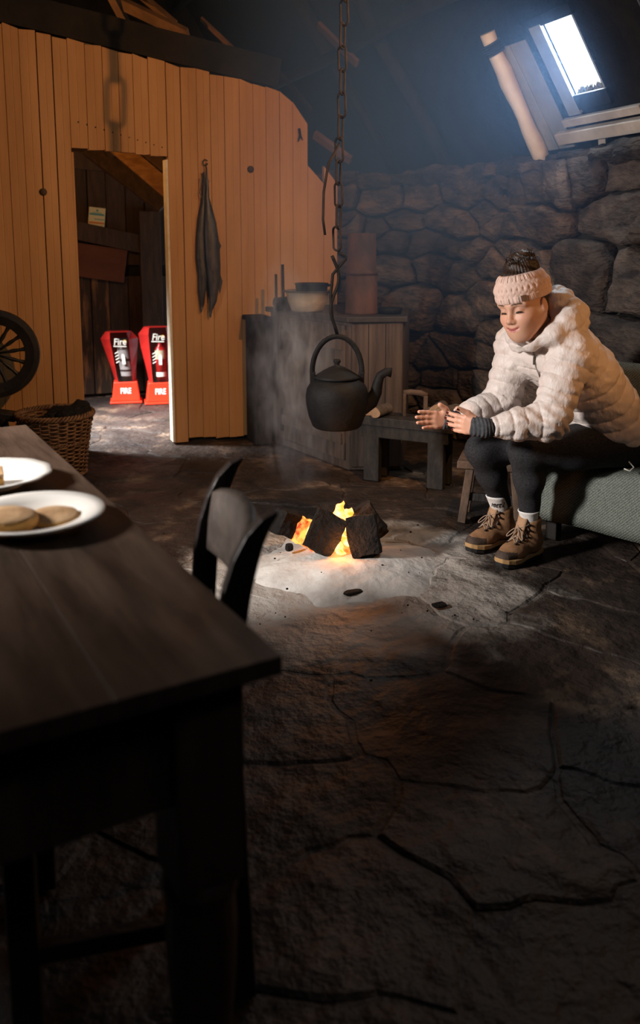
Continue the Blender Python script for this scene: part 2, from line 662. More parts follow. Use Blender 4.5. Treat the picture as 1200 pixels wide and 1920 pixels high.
rw = random.Random(5)
boulders = [(3.42, 1.10, 0.20, 0.21), (4.55, 0.78, 0.15, 0.15), (4.95, 0.82, 0.17, 0.20), (4.12, 0.70, 0.13, 0.10), (3.85, 0.68, 0.12, 0.10),
            (3.70, 0.38, 0.26, 0.17), (3.02, 0.72, 0.22, 0.16)]
wseeds = []
for (s, z, a, b) in boulders:
    wseeds.append((s, z))
zr = 0.07
row = 0
while zr < WALL_H:
    h = rw.choice((0.075, 0.10, 0.13, 0.17, 0.15))
    s = 0.9 + rw.uniform(0, 0.2)
    while s < 6.0:
        w = rw.choice((0.13, 0.18, 0.24, 0.32, 0.44))
        q = (s + w / 2, zr + rw.uniform(-0.045, 0.045))
        if all(((q[0] - bs) / (ba * 1.55)) ** 2 + ((q[1] - bz) / (bb * 1.45)) ** 2 > 1 for bs, bz, ba, bb in boulders):
            wseeds.append(q)
        s += w
    zr += h
    row += 1
for i, poly in enumerate(voronoi(wseeds, (0.8, 0.0, 6.05, WALL_H), 1.9)):
    if not poly:
        continue
    c = centroid(poly)
    hgt = max(q[1] for q in poly) - min(q[1] for q in poly)
    p = shrink(resample(chaikin(poly) if i < len(boulders) else poly, 0.05), 0.009)
    p = [(q[0] + noise.noise(Vector((q[0] * 11, q[1] * 11, 3))) * 0.016, q[1] + noise.noise(Vector((q[0] * 11, q[1] * 11, 8))) * 0.016) for q in p]
    proud = rw.choice((0.015, 0.03, 0.045, 0.065, 0.09)) + (0.03 if i < len(boulders) else 0)
    tilt = rw.uniform(0.1, 0.45)        # ledge: upper side further out than lower, or reverse
    sign = rw.choice((-1, 1, 1))
    rings = [(p, -0.04), (p, 0.45 * proud), (shrink(p, 0.008), 0.8 * proud), (shrink(p, 0.022), proud), (shrink(p, 0.05), proud * 1.03), (shrink(p, 0.09), proud * 1.05)]
    mb = MB()
    n = len(p)

    def place(q, d):
        dd = d * (1 + sign * tilt * (q[1] - c[1]) / max(hgt, 0.05)) if d > 0 else d
        dd += noise.noise(Vector((q[0] * 13, q[1] * 13, i * 0.37))) * 0.022 * (1 if d > 0 else 0) + (noise.noise(Vector((q[0] * 30, q[1] * 55, i * 0.7))) * 0.010 if d > 0 else 0)
        base, nrm = wall_path(q[0])
        return base + nrm * dd + Vector((0, 0, max(q[1], 0.0)))
    for pp, d in rings:
        mb.v += [place(q, d) for q in pp]
    for r in range(len(rings) - 1):
        for k in range(n):
            mb.f.append((r * n + (k + 1) % n, r * n + k, (r + 1) * n + k, (r + 1) * n + (k + 1) % n))
    mb.v.append(place(c, proud * 1.05))
    m = len(mb.v) - 1
    for k in range(n):
        mb.f.append(((len(rings) - 1) * n + (k + 1) % n, (len(rings) - 1) * n + k, m))
    mb.build('stone', MAT['stone'], wall_right, smooth=True)
# loose wall-head stones
for i in range(26):
    s = 2.2 + i * 0.15 + rw.uniform(-0.04, 0.04)
    base, nrm = wall_path(s)
    ang = math.degrees(math.atan2(nrm.y, nrm.x)) + rw.uniform(-12, 12)
    mb = rough_block((rw.uniform(0.18, 0.34), rw.uniform(0.18, 0.32), rw.uniform(0.05, 0.11)), i, 0.022, 4, 0.4)
    xform(mb, rot('Z', ang + 90) @ rot('X', rw.uniform(-8, 8)), base - nrm * rw.uniform(0.02, 0.10) + Vector((0, 0, WALL_H - 0.015 + rw.uniform(-0.02, 0.012))))
    mb.build('stone', MAT['stone'], wall_right, smooth=True)

# ---- other walls (window in the left wall lets the daylight in)
wl = MB()
wl.box((-1.75, 0.2, 0.95), (0.2, 3.6, 1.9))
wl.box((-1.75, 5.1, 0.95), (0.2, 5.0, 1.9))
wl.box((-1.75, 2.3, 0.67), (0.2, 0.6, 1.34))
wall_left = wl.build('wall_left', MAT['mortar'])
tag(wall_left, 'dark stone wall with a small window', None, kind='structure')
wall_front = MB().box((0.6, -1.55, 1.7), (4.9, 0.15, 3.4)).build('wall_front', MAT['mortar'])
tag(wall_front, 'dark stone end wall behind the viewer', None, kind='structure')
wall_gable = MB().box((0.6, 7.66, 2.5), (4.9, 0.12, 5.0)).build('wall_gable', MAT['soot'])
tag(wall_gable, 'dark gable wall closing the passage', None, kind='structure')
wf = MB()
for (y, z, sy, sz) in ((2.02, 1.62, 0.04, 0.58), (2.58, 1.62, 0.04, 0.58), (2.3, 1.35, 0.6, 0.04), (2.3, 1.89, 0.6, 0.04)):
    wf.box((-1.66, y, z), (0.06, sy, sz))
window_1 = wf.build('window_1', MAT['brown_wood'])
tag(window_1, 'small wooden framed window in the left wall', None, kind='structure')

# ---- roof
SL = math.sqrt(1 + 1.5 ** 2)
EV = Vector((-1 / SL, 0, 1.5 / SL))
NV = Vector((1.5 / SL, 0, 1 / SL))
EAVE = Vector((2.85, 0, 1.70))
RR = Matrix((EV, Vector((0, 1, 0)), NV)).transposed()


def roof_pt(e, y, n):
    return EAVE + EV * e + Vector((0, y, 0)) + NV * n


def roof_box(mb, e0, e1, y0, y1, n0, n1):
    mb.box(roof_pt((e0 + e1) / 2, (y0 + y1) / 2, (n0 + n1) / 2), (e1 - e0, y1 - y0, n1 - n0), RR)


HE0, HE1, HY0, HY1 = 0.275, 0.635, 3.235, 3.44
rb = MB()
SY1, SE0, SE1 = HY1 + 0.06, HE0 - 0.05, HE1 + 0.03      # the cut in the thatch is a little wider than its lining
roof_box(rb, -0.7, 4.15, -1.6, HY0, 0.0, 0.05)
roof_box(rb, -0.7, 4.15, SY1, 7.7, 0.0, 0.05)
roof_box(rb, -0.7, SE0, HY0, SY1, 0.0, 0.05)
roof_box(rb, SE1, 4.15, HY0, SY1, 0.0, 0.05)
ceiling = rb.build('ceiling', MAT['soot'])
tag(ceiling, 'soot-blackened underside of the thatched roof', None, kind='structure')
RL = Matrix((Vector((1 / SL, 0, 1.5 / SL)), Vector((0, 1, 0)), Vector((-1.5 / SL, 0, 1 / SL)))).transposed()
lb = MB()
lb.box(Vector((-1.65, 3.05, 1.70)) + Vector((1 / SL, 0, 1.5 / SL)) * 1.72 + Vector((-1.5 / SL, 0, 1 / SL)) * 0.08, (4.85, 9.3, 0.16), RL)
ceiling_l = lb.build('ceiling_slope', MAT['soot'], ceiling)

# the roof light: lining boards, sill boards and moss on its outer edge
win = empty('window_2', roof_pt(HE0, (HY0 + HY1) / 2, 0))
tag(win, 'small roof light in the thatch with pale lining boards', None, kind='structure')
wi = win.matrix_basis.inverted() if False else Matrix.Translation(-Vector(win.location))


def wbuild(name, mb, mat, **k):
    for i, p in enumerate(mb.v):
        mb.v[i] = p - Vector(win.location)
    return mb.build(name, mat, win, **k)


mb = MB(); roof_box(mb, HE0 - 0.09, HE1 + 0.01, HY1, HY1 + 0.085, -0.022, -0.002); wbuild('lining_board', mb, MAT['reveal'], bevel=0.002)
mb = MB(); roof_box(mb, HE0, HE1, HY0 - 0.0, HY0 + 0.012, 0.0, 0.055); wbuild('lining_board', mb, MAT['reveal'], bevel=0.002)
mb = MB(); roof_box(mb, HE0 - 0.07, HE0 + 0.004, HY0 - 0.02, HY1, -0.02, -0.002); wbuild('lining_board', mb, MAT['black_wood'], bevel=0.002)
mb = MB(); roof_box(mb, HE1, HE1 + 0.05, HY0 - 0.02, HY1 + 0.085, -0.018, -0.002); wbuild('lining_board', mb, MAT['black_wood'], bevel=0.002)
mb = MB(); roof_box(mb, 0.055, 0.115, 2.92, 3.66, -0.05, -0.004); wbuild('sill_board', mb, MAT['pale_board'], bevel=0.004)
mb = MB(); roof_box(mb, 0.135, 0.175, 3.05, 3.58, -0.035, -0.004); wbuild('sill_board', mb, MAT['pale_board'], bevel=0.004)
mb = MB(); roof_box(mb, 0.02, 0.60, 3.60, 3.72, -0.012, -0.002); wbuild('roof_board', mb, MAT['reveal'], bevel=0.002)
mb = MB(); roof_box(mb, 0.02, 0.60, 3.725, 3.83, -0.014, -0.002); wbuild('roof_board', mb, MAT['reveal'], bevel=0.002)
rt = random.Random(3)
mb = MB()
for i in range(90):
    y = rt.uniform(HY0 + 0.015, HY1 - 0.005)
    q = roof_pt(HE0 - rt.uniform(0, 0.006), y, rt.uniform(0.0, 0.02))
    t = q + Vector((rt.uniform(-0.012, 0.012), rt.uniform(-0.015, 0.015), rt.uniform(0.012, 0.038)))
    mb.tube([q, (q + t) / 2 + Vector((rt.uniform(-0.006, 0.006), rt.uniform(-0.006, 0.006), 0)), t], [0.005, 0.004, 0.001], 4)
moss = wbuild('moss', mb, MAT['turf'])
moss['kind'] = 'stuff'

# ---- rafters and poles under the roof (the lit one stands beside the roof light)
R0 = random.Random(21)


def wobble(a, b, n, amp, seed):
    a, b = Vector(a), Vector(b)
    return [a.lerp(b, i / (n - 1)) + noise.noise_vector(Vector((i * 0.7, seed, 0))) * amp for i in range(n)]


pr = empty('roof_rafter', roof_pt(-0.02, 3.84, -0.05))
tag(pr, 'pale round pole rafter lit by the roof light, bound with dark rope', 'rafter')
off = Vector(pr.location)
mb = MB().tube([p - off for p in wobble(roof_pt(-0.03, 3.84, -0.05), roof_pt(0.70, 3.79, -0.05), 12, 0.006, 3)], [0.040 + 0.004 * math.sin(i * 1.1) for i in range(12)], 16)
mb.build('pole', MAT['pole'], pr, smooth=True)
mb = MB()
for k in range(5):
    c0 = roof_pt(0.60 + 0.012 * k, 3.797, -0.05) - off
    mb.tube([c0 + (Vector((0, 1, 0)) * math.cos(a) + NV * math.sin(a)) * 0.044 for a in [2 * math.pi * i / 16 for i in range(16)]], 0.0065, 6, closed=True)
mb.build('rope_binding', MAT['soot'], pr, smooth=True)
st = MB().bar(roof_pt(-0.035, 3.40, -0.03), roof_pt(0.055, 3.36, -0.022), 0.045, 0.02, NV)
tag(st.build('wall_head_batten', MAT['pale_board'], bevel=0.003), 'short pale batten stub on the wall head below the roof light', 'batten')

spots = [('dark pole rafter over the middle of the stone wall', 4.75, -0.02, 3.6, 0.045),
         ('dark pole rafter over the bend of the stone wall', 5.45, 0.0, 3.6, 0.045),
         ('dark pole rafter right of the roof light', 2.72, -0.02, 3.6, 0.045)]
for lab, y, e0, e1, r in spots:
    o = MB().tube(wobble(roof_pt(e0, y, -0.06), roof_pt(e1, y + 0.05, -0.06), 12, 0.02, y), r, 10).build('roof_rafter', MAT['black_wood'], smooth=True)
    tag(o, lab, 'rafter', 'dark rafters')
for i, (e, lab) in enumerate(((0.95, 'lower dark roof purlin above the stone wall'), (1.85, 'upper dark roof purlin high over the hearth'))):
    o = MB().tube(wobble(roof_pt(e, 1.2, -0.15), roof_pt(e, 7.4, -0.15), 14, 0.025, e), 0.04, 10).build('roof_purlin', MAT['black_wood'], smooth=True)
    tag(o, lab, 'purlin')
# broken brown timbers in the roof space over the partition
timbers = [((0.98, 5.75, 2.72), (1.32, 5.45, 2.50), 0.10, 0.03, 'brown_wood', 'splintered brown plank end hanging above the partition beam'),
           ((1.06, 5.95, 2.60), (0.86, 5.75, 2.85), 0.05, 0.05, 'brown_wood', 'squared brown timber butt above the doorway beam'),
           ((1.42, 5.5, 2.62), (1.58, 5.3, 2.40), 0.035, 0.02, 'brown_wood', 'thin brown lath slanting above the partition'),
           ((0.95, 5.9, 2.95), (1.30, 5.7, 2.62), 0.04, 0.04, 'brown_wood', 'dark slanting stick beside the squared timber butt'),
           ((2.05, 5.1, 2.55), (2.22, 4.9, 2.30), 0.05, 0.025, 'brown_wood', 'small brown board end hanging near the chain'),
           ((2.12, 5.35, 1.93), (2.32, 5.2, 1.76), 0.06, 0.03, 'brown_wood', 'brown splinter board leaning over the wall head'),
           ((1.86, 5.3, 2.30), (2.02, 5.15, 2.05), 0.03, 0.02, 'black_wood', 'dark lath behind the clipped end of the partition')]
for a, b, w, h, m, lab in timbers:
    o = MB().bar(a, b, w, h, (0.3, 0.6, 1)).noise(0.008, 9, a[0]).build('roof_timber', MAT[m], bevel=0.002)
    tag(o, lab, 'timber')

# ---- timber partition with the doorway
PY = 5.12
DX0, DX1, DZ = 0.555, 1.100, 1.765


def top_z(x):
    if x < 1.79:
        return 2.39 + (0.294 - x) * 0.153
    if x < 1.935:
        return 2.16 - (x - 1.79) * 0.70
    return 2.05 - (x - 1.935) * 1.9


backing = MB()  # unseen dark backing added behind the boards to stop light leaking through
backing.box((-0.53, PY + 0.045, 1.19), (2.17, 0.03, 2.38))
backing.box((1.56, PY + 0.045, 0.785), (0.90, 0.03, 1.60))
backing.box((1.44, PY + 0.045, 1.83), (0.68, 0.03, 0.55))
backing.box((0.83, PY + 0.045, 2.03), (0.56, 0.03, 0.50))
wall_back = backing.build('wall_back', MAT['black_wood'])
tag(wall_back, 'buff painted tongue and groove board partition with an open doorway', None, kind='structure')
rp_ = random.Random(17)
x = -1.64
while x < 2.10:
    w = rp_.choice((0.082, 0.088, 0.094, 0.086))
    edge = None
    for e_ in (DX0, DX1, 1.985, 2.095):
        if x < e_ - 1e-6 and x + w > e_ - 0.035:
            edge = e_
            break
    if edge:
        w = edge - x
    x2 = x + w
    g = 0.0006 if rp_.random() > 0.18 else 0.0028
    if 0.43 < x2 < 0.52:
        g = 0.0045
    xa, xb = x + g, x2 - g
    xc = (x + x2) / 2
    lean = 0.0
    z0 = rp_.uniform(0.004, 0.03) if x > DX1 - 0.01 else 0.004
    z1a, z1b = top_z(xa) + rp_.uniform(-0.012, 0.006), top_z(xb) + rp_.uniform(-0.012, 0.006)
    if xc > 1.985:
        z1a, z1b = 1.71, 1.60
    if DX0 - 0.005 < xc < DX1 + 0.005:
        z0 = DZ - (xc - DX0) * 0.06 + rp_.uniform(-0.004, 0.004)
    mb = MB()
    y0, y1 = PY - rp_.uniform(0, 0.003), PY + 0.028
    b = 0.0022
    # V-jointed edges and a bead line cut down each board
    prof = [(xa, y1), (xa, y0 + b), (xa + b, y0), (xc - 0.003, y0), (xc - 0.001, y0 + 0.0010), (xc + 0.001, y0 + 0.0010), (xc + 0.003, y0), (xb - b, y0), (xb, y0 + b), (xb, y1)]
    nn = len(prof)
    zt = lambda q: z1a + (z1b - z1a) * (q - xa) / (xb - xa)
    mb.v = [Vector((q[0], q[1], z0 + noise.noise(Vector((q[0] * 40, 0, 1))) * 0.008)) for q in prof] + [Vector((q[0], q[1], zt(q[0]))) for q in prof]
    mb.f = [(i, (i + 1) % nn, (i + 1) % nn + nn, i + nn) for i in range(nn)] + [tuple(reversed(range(nn))), tuple(range(nn, 2 * nn))]
    mb.build('board', MAT['paint'], wall_back)
    x = x2
# right door jamb with the daylight on its edge painted in, pegs and nails
MB().box((DX1 - 0.008, PY + 0.02, 0.865), (0.015, 0.075, 1.70)).noise(0.002, 8).build('door_jamb', MAT['daylit_edge'], wall_back, bevel=0.002)
MB().box((DX0 + 0.006, PY + 0.03, 0.87), (0.012, 0.05, 1.74)).build('door_jamb', MAT['paint'], wall_back, bevel=0.002)
for (x, z) in ((0.392, 1.515), (1.61, 1.675)):
    MB().lathe([(0.021, 0), (0.021, 0.006), (0.015, 0.011), (0.0, 0.012)], 16, (x, PY, z), rot('X', 90)).build('peg', MAT['door_wood'], wall_back, smooth=True)
for i in range(11):
    MB().lathe([(0.005, 0), (0.004, 0.003), (0.0, 0.0035)], 8, (0.60 + i * 0.047, PY, 1.905 - i * 0.012), rot('X', 90)).build('nail', MAT['iron'], wall_back)
beam = MB()
for i in range(12):
    pass
bpts = [(-1.64, 2.69), (0.294, 2.395), (1.35, 2.235), (1.80, 2.165)]
for (xa, za), (xb, zb) in zip(bpts[:-1], bpts[1:]):
    beam.bar((xa, PY + 0.05, za + 0.085), (xb, PY + 0.05, zb + 0.085), 0.17, 0.13, (0, 1, 0))
tb = beam.build('tie_beam', MAT['black_wood'])
tag(tb, 'black tie beam running along the top of the painted partition', 'beam')

# ---- the passage behind the doorway
BY = 6.95
pd = MB().box((0.9, BY + 0.06, 1.25), (2.2, 0.04, 2.5)).build('wall_passage', MAT['black_wood'])
tag(pd, 'dark plank wall at the back of the passage', None, kind='structure')
rd = random.Random(2)
xs = [0.36, 0.54, 0.70, 0.86, 1.00, 1.15, 1.30, 1.47, 1.66, 1.86]
for i in range(len(xs) - 1):
    g = (0.004, 0.008, 0.012, 0.006)[i % 4]
    z1 = 2.15
    MB().box(((xs[i] + xs[i + 1]) / 2, BY + 0.022 + rd.uniform(0, 0.006), z1 / 2 + 0.6), (xs[i + 1] - xs[i] - g, 0.025, z1 - 0.9)).build('plank', MAT['door_wood'], pd, bevel=0.003)
    MB().box(((xs[i] + xs[i + 1]) / 2, BY + 0.030, 0.49), (xs[i + 1] - xs[i] - g, 0.025, 0.94)).build('plank', MAT['worn_wood'] if i in (2, 3, 1) else MAT['door_wood'], pd, bevel=0.003)
MB().bar((0.40, BY - 0.02, 1.40), (1.28, BY - 0.02, 1.21), 0.14, 0.03, (0, 1, 0)).build('rail', MAT['door_wood'], pd, bevel=0.003)
MB().bar((0.40, BY - 0.005, 1.885), (1.10, BY - 0.005, 1.83), 0.13, 0.03, (0, 1, 0)).build('rail', MAT['door_wood'], pd, bevel=0.003)
MB().bar((0.55, BY - 0.012, 1.13), (1.13, BY - 0.012, 1.04), 0.26, 0.02, (0, 1, 0)).build('panel', MAT['red_panel'], pd, bevel=0.003)
MB().box((1.33, BY - 0.02, 0.75), (0.17, 0.05, 1.45)).build('post', MAT['door_wood'], pd, bevel=0.004)

ob = MB().bar((1.02, 6.55, 1.94), (1.45, 6.25, 1.52), 0.13, 0.03, (0.2, -1, 0.2)).noise(0.006, 8, 2).build('passage_brace', MAT['orange_lit_wood'], bevel=0.003)
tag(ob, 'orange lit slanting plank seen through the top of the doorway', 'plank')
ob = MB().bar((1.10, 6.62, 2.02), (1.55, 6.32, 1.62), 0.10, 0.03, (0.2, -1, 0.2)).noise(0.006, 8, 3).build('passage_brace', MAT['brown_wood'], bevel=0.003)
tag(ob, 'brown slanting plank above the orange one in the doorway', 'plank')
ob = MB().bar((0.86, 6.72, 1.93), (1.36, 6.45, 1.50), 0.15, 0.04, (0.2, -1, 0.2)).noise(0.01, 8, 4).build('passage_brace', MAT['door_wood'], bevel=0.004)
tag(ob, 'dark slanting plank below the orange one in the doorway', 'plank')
ob = MB().tube(wobble((0.98, 6.60, 1.99), (1.02, 6.72, 1.78), 6, 0.02, 1), [0.035, 0.05, 0.05, 0.045, 0.05, 0.03], 10).noise(0.012, 14, 1).build('rafter_end', MAT['door_wood'], smooth=True)
tag(ob, 'knotted dark rafter end in the top of the doorway', 'rafter')
# rubble pier of the passage, right edge of the doorway
pier = empty('wall_pier', (1.56, 6.2, 0))
tag(pier, 'narrow rubble pier beside the extinguishers', None, kind='structure')
rp2 = random.Random(9)
zz = 0.0
k = 0
while zz < 1.75:
    h = rp2.uniform(0.10, 0.2)
    mb = rough_block((rp2.uniform(0.26, 0.32), 0.35, h * 1.04), 40 + k, 0.02, 4, 0.25)
    xform(mb, rot('Z', rp2.uniform(-6, 6)), (rp2.uniform(-0.01, 0.02), 0, zz + h / 2))
    mb.build('stone', MAT['stone'] if k % 3 else MAT['orange_lit_wood'] if False else MAT['stone'], pier, smooth=True)
    zz += h
    k += 1
pw = MB().box((-0.28, 6.9, 1.25), (0.06, 1.3, 2.5)).build('wall_porch', MAT['black_wood'])
tag(pw, 'dark boarded side of the passage beyond the outer door', None, kind='structure')

# ================================================================== things in the room
# ---- hearth: ash mound, peats, embers, flames
HC = Vector((1.24, 2.86, 0))
mb = MB()
NR, NA = 18, 160
P = []
for i in range(NA):
    a = 2 * math.pi * i / NA
    R0_ = 0.38 + 0.16 * noise.noise(Vector((math.cos(a) * 1.9, math.sin(a) * 1.9, 4)))
    R = R0_ + 0.06 * noise.noise(Vector((math.cos(a) * 4, math.sin(a) * 4, 9))) + 0.03 * noise.noise(Vector((math.cos(a) * 11, math.sin(a) * 11, 2)))
    R *= (1.0 + 0.18 * math.cos(a - math.radians(70)))
    rowp = []
    for j in range(NR + 1):
        t = j / NR
        r = R * t
        x, y = HC.x + r * math.cos(a), HC.y + r * math.sin(a)
        q_ = min(1.0, r / (R0_ * (1.0 + 0.18 * math.cos(a - math.radians(70))) * 1.02))
        z = 0.052 * (1 - q_ * q_) ** 1.1 - 0.014 * t ** 3
        z += 0.014 * noise.noise(Vector((x * 6, y * 6, 2))) * (1 - t ** 4) + 0.006 * noise.noise(Vector((x * 19, y * 19, 5))) * (1 - t ** 3)
        rowp.append(Vector((x, y, z)))
    P.append(rowp)
mb.grid(P, closed_u=True)
ash = mb.build('ash_bed', MAT['ash'], smooth=True)
tag(ash, 'pale grey mound of peat ash on the floor under the kettle', 'ash')


def ash_h(x, y):
    return 0.045


def peat(size, loc, R, seed, label, cuts=6, amp=0.011):
    mb = rough_block(size, seed, amp, cuts, 0.14)
    xform(mb, R)
    zmin = min(p.z for p in mb.v)
    o = mb.build('peat_block', MAT['peat'], smooth=False)
    o.location = (loc[0], loc[1], loc[2] - zmin)
    tag(o, label, 'peat', 'peats in the fire')
    return o


peat((0.120, 0.080, 0.155), (1.200, 2.930, 0.035), rot('Z', -22) @ rot('Y', 26) @ rot('X', -24), 1, 'large peat slab leaning at the front left of the fire')
peat((0.115, 0.070, 0.155), (1.340, 2.865, 0.030), rot('Z', -30) @ rot('Y', -12) @ rot('X', -22), 2, 'upright dark peat slab at the front right of the fire')
peat((0.12, 0.09, 0.10), (1.120, 3.100, 0.045), rot('Z', 10) @ rot('Y', 25), 3, 'small crumbling peat at the left end of the fire')
peat((0.07, 0.10, 0.14), (1.445, 3.020, 0.045), rot('Z', -20) @ rot('Y', -34), 4, 'black peat leaning behind the right side of the fire')
peat((0.13, 0.07, 0.125), (1.315, 3.120, 0.045), rot('Z', -22) @ rot('X', 22), 5, 'peat at the back of the fire under the flames')
mb = rough_block((0.03, 0.028, 0.028), 9, 0.004, 3, 0.6)
o = mb.build('peat_block', MAT['peat']); o.location = (1.085, 3.005, 0.062)
tag(o, 'small ember crumb lying on the ash left of the fire', 'peat', 'peats in the fire')


def fire_mat(name, strength, z0, z1, hot, cool):
    m, nt, b = new_mat(name)
    N = nt.nodes.new
    tc = N('ShaderNodeTexCoord')
    nz = N('ShaderNodeTexNoise')
    nz.inputs['Scale'].default_value = 34
    nz.inputs['Detail'].default_value = 4
    lk(nt, tc.outputs['Object'], nz.inputs['Vector'])
    rp = N('ShaderNodeValToRGB')
    e = rp.color_ramp.elements
    e[0].position, e[0].color = 0.36, (*cool, 1)
    e[1].position, e[1].color = 0.62, (*hot, 1)
    lk(nt, nz.outputs[0], rp.inputs[0])
    lk(nt, rp.outputs[0], b.inputs['Emission Color'])
    b.inputs['Base Color'].default_value = (0.05, 0.02, 0.01, 1)
    b.inputs['Emission Strength'].default_value = strength
    return m


MAT['ember'] = fire_mat('glowing_ember', 2.2, 0, 0.2, (1.0, 0.36, 0.06), (0.35, 0.025, 0.002))
MAT['flame'] = fire_mat('yellow_flame', 3.6, 0, 0.2, (1.0, 0.60, 0.20), (1.0, 0.20, 0.02))
mb = rough_block((0.20, 0.15, 0.115), 12, 0.02, 7, 0.5)
xform(mb, rot('Z', -30), (1.270, 2.990, 0.075))
em = mb.build('ember_heap', MAT['ember'], smooth=False)
tag(em, 'glowing orange heart of embers between the peats', 'embers')
mb = rough_block((0.09, 0.06, 0.11), 13, 0.02, 6, 0.4)
xform(mb, rot('Y', 30), (1.170, 3.055, 0.10))
o = mb.build('ember_heap', MAT['ember'], smooth=False)
tag(o, 'red glowing ember on the left flank of the fire', 'embers')


def flame(loc, h, r, bend, seed, label):
    pts, rr = [], []
    n = 16
    for i in range(n):
        t = i / (n - 1)
        pts.append(Vector((loc[0] + bend[0] * t * t + 0.010 * math.sin(t * 7 + seed), loc[1] + bend[1] * t * t + 0.008 * math.cos(t * 6 + seed), loc[2] + h * t)))
        rr.append(r * (math.sin(math.pi * (0.25 + 0.75 * t)) ** 0.8 * (1 - 0.25 * t) + 0.02) + 0.0005)
    mb = MB().tube(pts, rr, 16).noise(r * 0.42, 24, seed).noise(r * 0.16, 60, seed + 3)
    o = mb.build('flame', MAT['flame'], smooth=True)
    tag(o, label, 'flame', 'flames of the fire')


flame((1.300, 2.990, 0.105), 0.115, 0.034, (0.01, 0.01), 1, 'tallest yellow flame licking over the top of the peats')
flame((1.330, 3.010, 0.105), 0.080, 0.027, (0.015, 0.0), 2, 'short flame at the right of the fire top')
flame((1.270, 2.915, 0.040), 0.115, 0.022, (0.01, 0.02), 3, 'bright flame in the gap between the two front peats')
flame((1.285, 2.905, 0.045), 0.085, 0.020, (-0.012, 0.02), 5, 'low flame at the foot of the gap between the front peats')
flame((1.190, 3.030, 0.08), 0.100, 0.015, (0.03, 0.0), 4, 'thin flame tongue left of the large leaning peat')
flame((1.170, 3.010, 0.06), 0.075, 0.018, (0.025, 0.01), 6, 'red flame low on the left flank of the fire')


def point(name, loc, power, col, r):
    l = bpy.data.lights.new(name, 'POINT')
    l.energy = power
    l.color = col
    l.shadow_soft_size = r
    o = bpy.data.objects.new(name, l)
    COL.objects.link(o)
    o.location = loc
    return o


point('fire_glow', (1.285, 2.95, 0.19), 2.6, (1.0, 0.36, 0.10), 0.05)
point('fire_glow_foot', (1.235, 2.85, 0.10), 0.9, (1.0, 0.34, 0.09), 0.03)
# flecks of burnt peat on ash and floor
rc = random.Random(8)
mb = MB()
for i in range(48):
    a, r = rc.uniform(0, 6.28), 0.12 + 0.75 * rc.random() ** 0.8
    x, y = HC.x + r * math.cos(a), HC.y + r * math.sin(a)
    z = 0.05 * max(0, 1 - (r / 0.42) ** 2) ** 1.1 + 0.003
    s = rc.uniform(0.002, 0.007)
    mb.box((x, y, z), (s, s * rc.uniform(0.6, 1.2), s * 0.7), rot('Z', rc.uniform(0, 90)))
tag(mb.build('peat_crumbs', MAT['peat']), 'black crumbs of burnt peat strewn over the ash and floor', 'crumbs', kind='stuff')
for i, (x, y, sx, sy, lab) in enumerate(((1.19, 2.63, 0.07, 0.035, 'dark flat cinder on the near edge of the ash'), (1.42, 2.42, 0.05, 0.035, 'dark cinder stone nearer the boots at the ash edge'))):
    mb = rough_block((sx, sy, 0.008), 60 + i, 0.003, 3, 0.5)
    o = mb.build('cinder', MAT['peat'], smooth=True)
    o.location = (x, y, 0.010)
    tag(o, lab, 'cinder')

# ---- chain, hook and kettle
KX, KY = 1.39, 3.25


def link(c, L, W, r, face, tilt=0.0):
    """one oval link, hanging; face = rotation about z"""
    pts = []
    for i in range(20):
        a = 2 * math.pi * i / 20
        x = math.sin(a) * W / 2
        z = math.cos(a) * W / 2 + (L / 2 - W / 2) * (1 if math.cos(a) > 0 else -1)
        pts.append(Vector((x, 0, z)))
    mb = MB().tube(pts, r, 7, closed=True)
    R = rot('Z', face) @ rot('Y', tilt)
    return xform(mb, R, c)


chain = empty('hearth_chain', (KX, KY, 1.05))
tag(chain, 'rusty iron hearth chain hanging from the roof to the kettle', 'chain')
L, W, r = 0.098, 0.035, 0.0048
z = 2.75
i = 0
proto = {}
while z > 1.17:
    t = (2.75 - z) / 1.6
    lx = 1.436 - 0.052 * t - KX + 0.004 * math.sin(i * 1.3)
    o = link((0, 0, 0), L, W, r, 22 + 90 * (i % 2) + 14, 1.5).build('link', MAT['rust'], chain, smooth=True) if (i % 2) not in proto else None
    if o is None:
        o = proto[i % 2].copy()
        COL.objects.link(o)
        o.parent = chain
    else:
        proto[i % 2] = o
    o.location = (lx, 0.003 * math.cos(i * 1.7), z - 1.05)
    z -= L - 2.1 * r
    i += 1
z0 = z + L - 2.1 * r - L / 2 + r
# loose end of chain looped back up, and the S-hooks
pts = [(1.399 - KX, 0, 1.635 - 1.05), (1.345 - KX, -0.01, 1.55 - 1.05), (1.325 - KX, -0.01, 1.44 - 1.05), (1.322 - KX, -0.01, 1.33 - 1.05), (1.335 - KX, 0, 1.27 - 1.05)]
MB().tube(pts, 0.0055, 7).build('loose_wire', MAT['rust'], chain, smooth=True)
hk = MB()
pts = []
for i in range(26):
    t = i / 25
    a = t * 2 * math.pi * 1.25 - 0.6
    x = 0.020 * math.sin(a) * (1 - 0.2 * t)
    pts.append((x - 0.012, 0, 1.185 - 1.05 - 0.325 * t))
hk.tube(pts, 0.0075, 8)
hk.build('hook', MAT['iron'], chain, smooth=True)
MB().tube([(0.006, 0, 1.20 - 1.05), (0.032, 0.0, 1.185 - 1.05), (0.036, 0, 1.17 - 1.05), (-0.02, 0, 1.11 - 1.05), (-0.030, 0, 1.02 - 1.05), (-0.022, 0, 0.93 - 1.05), (-0.002, 0, 0.865 - 1.05)], 0.0068, 8).build('hook', MAT['iron'], chain, smooth=True)

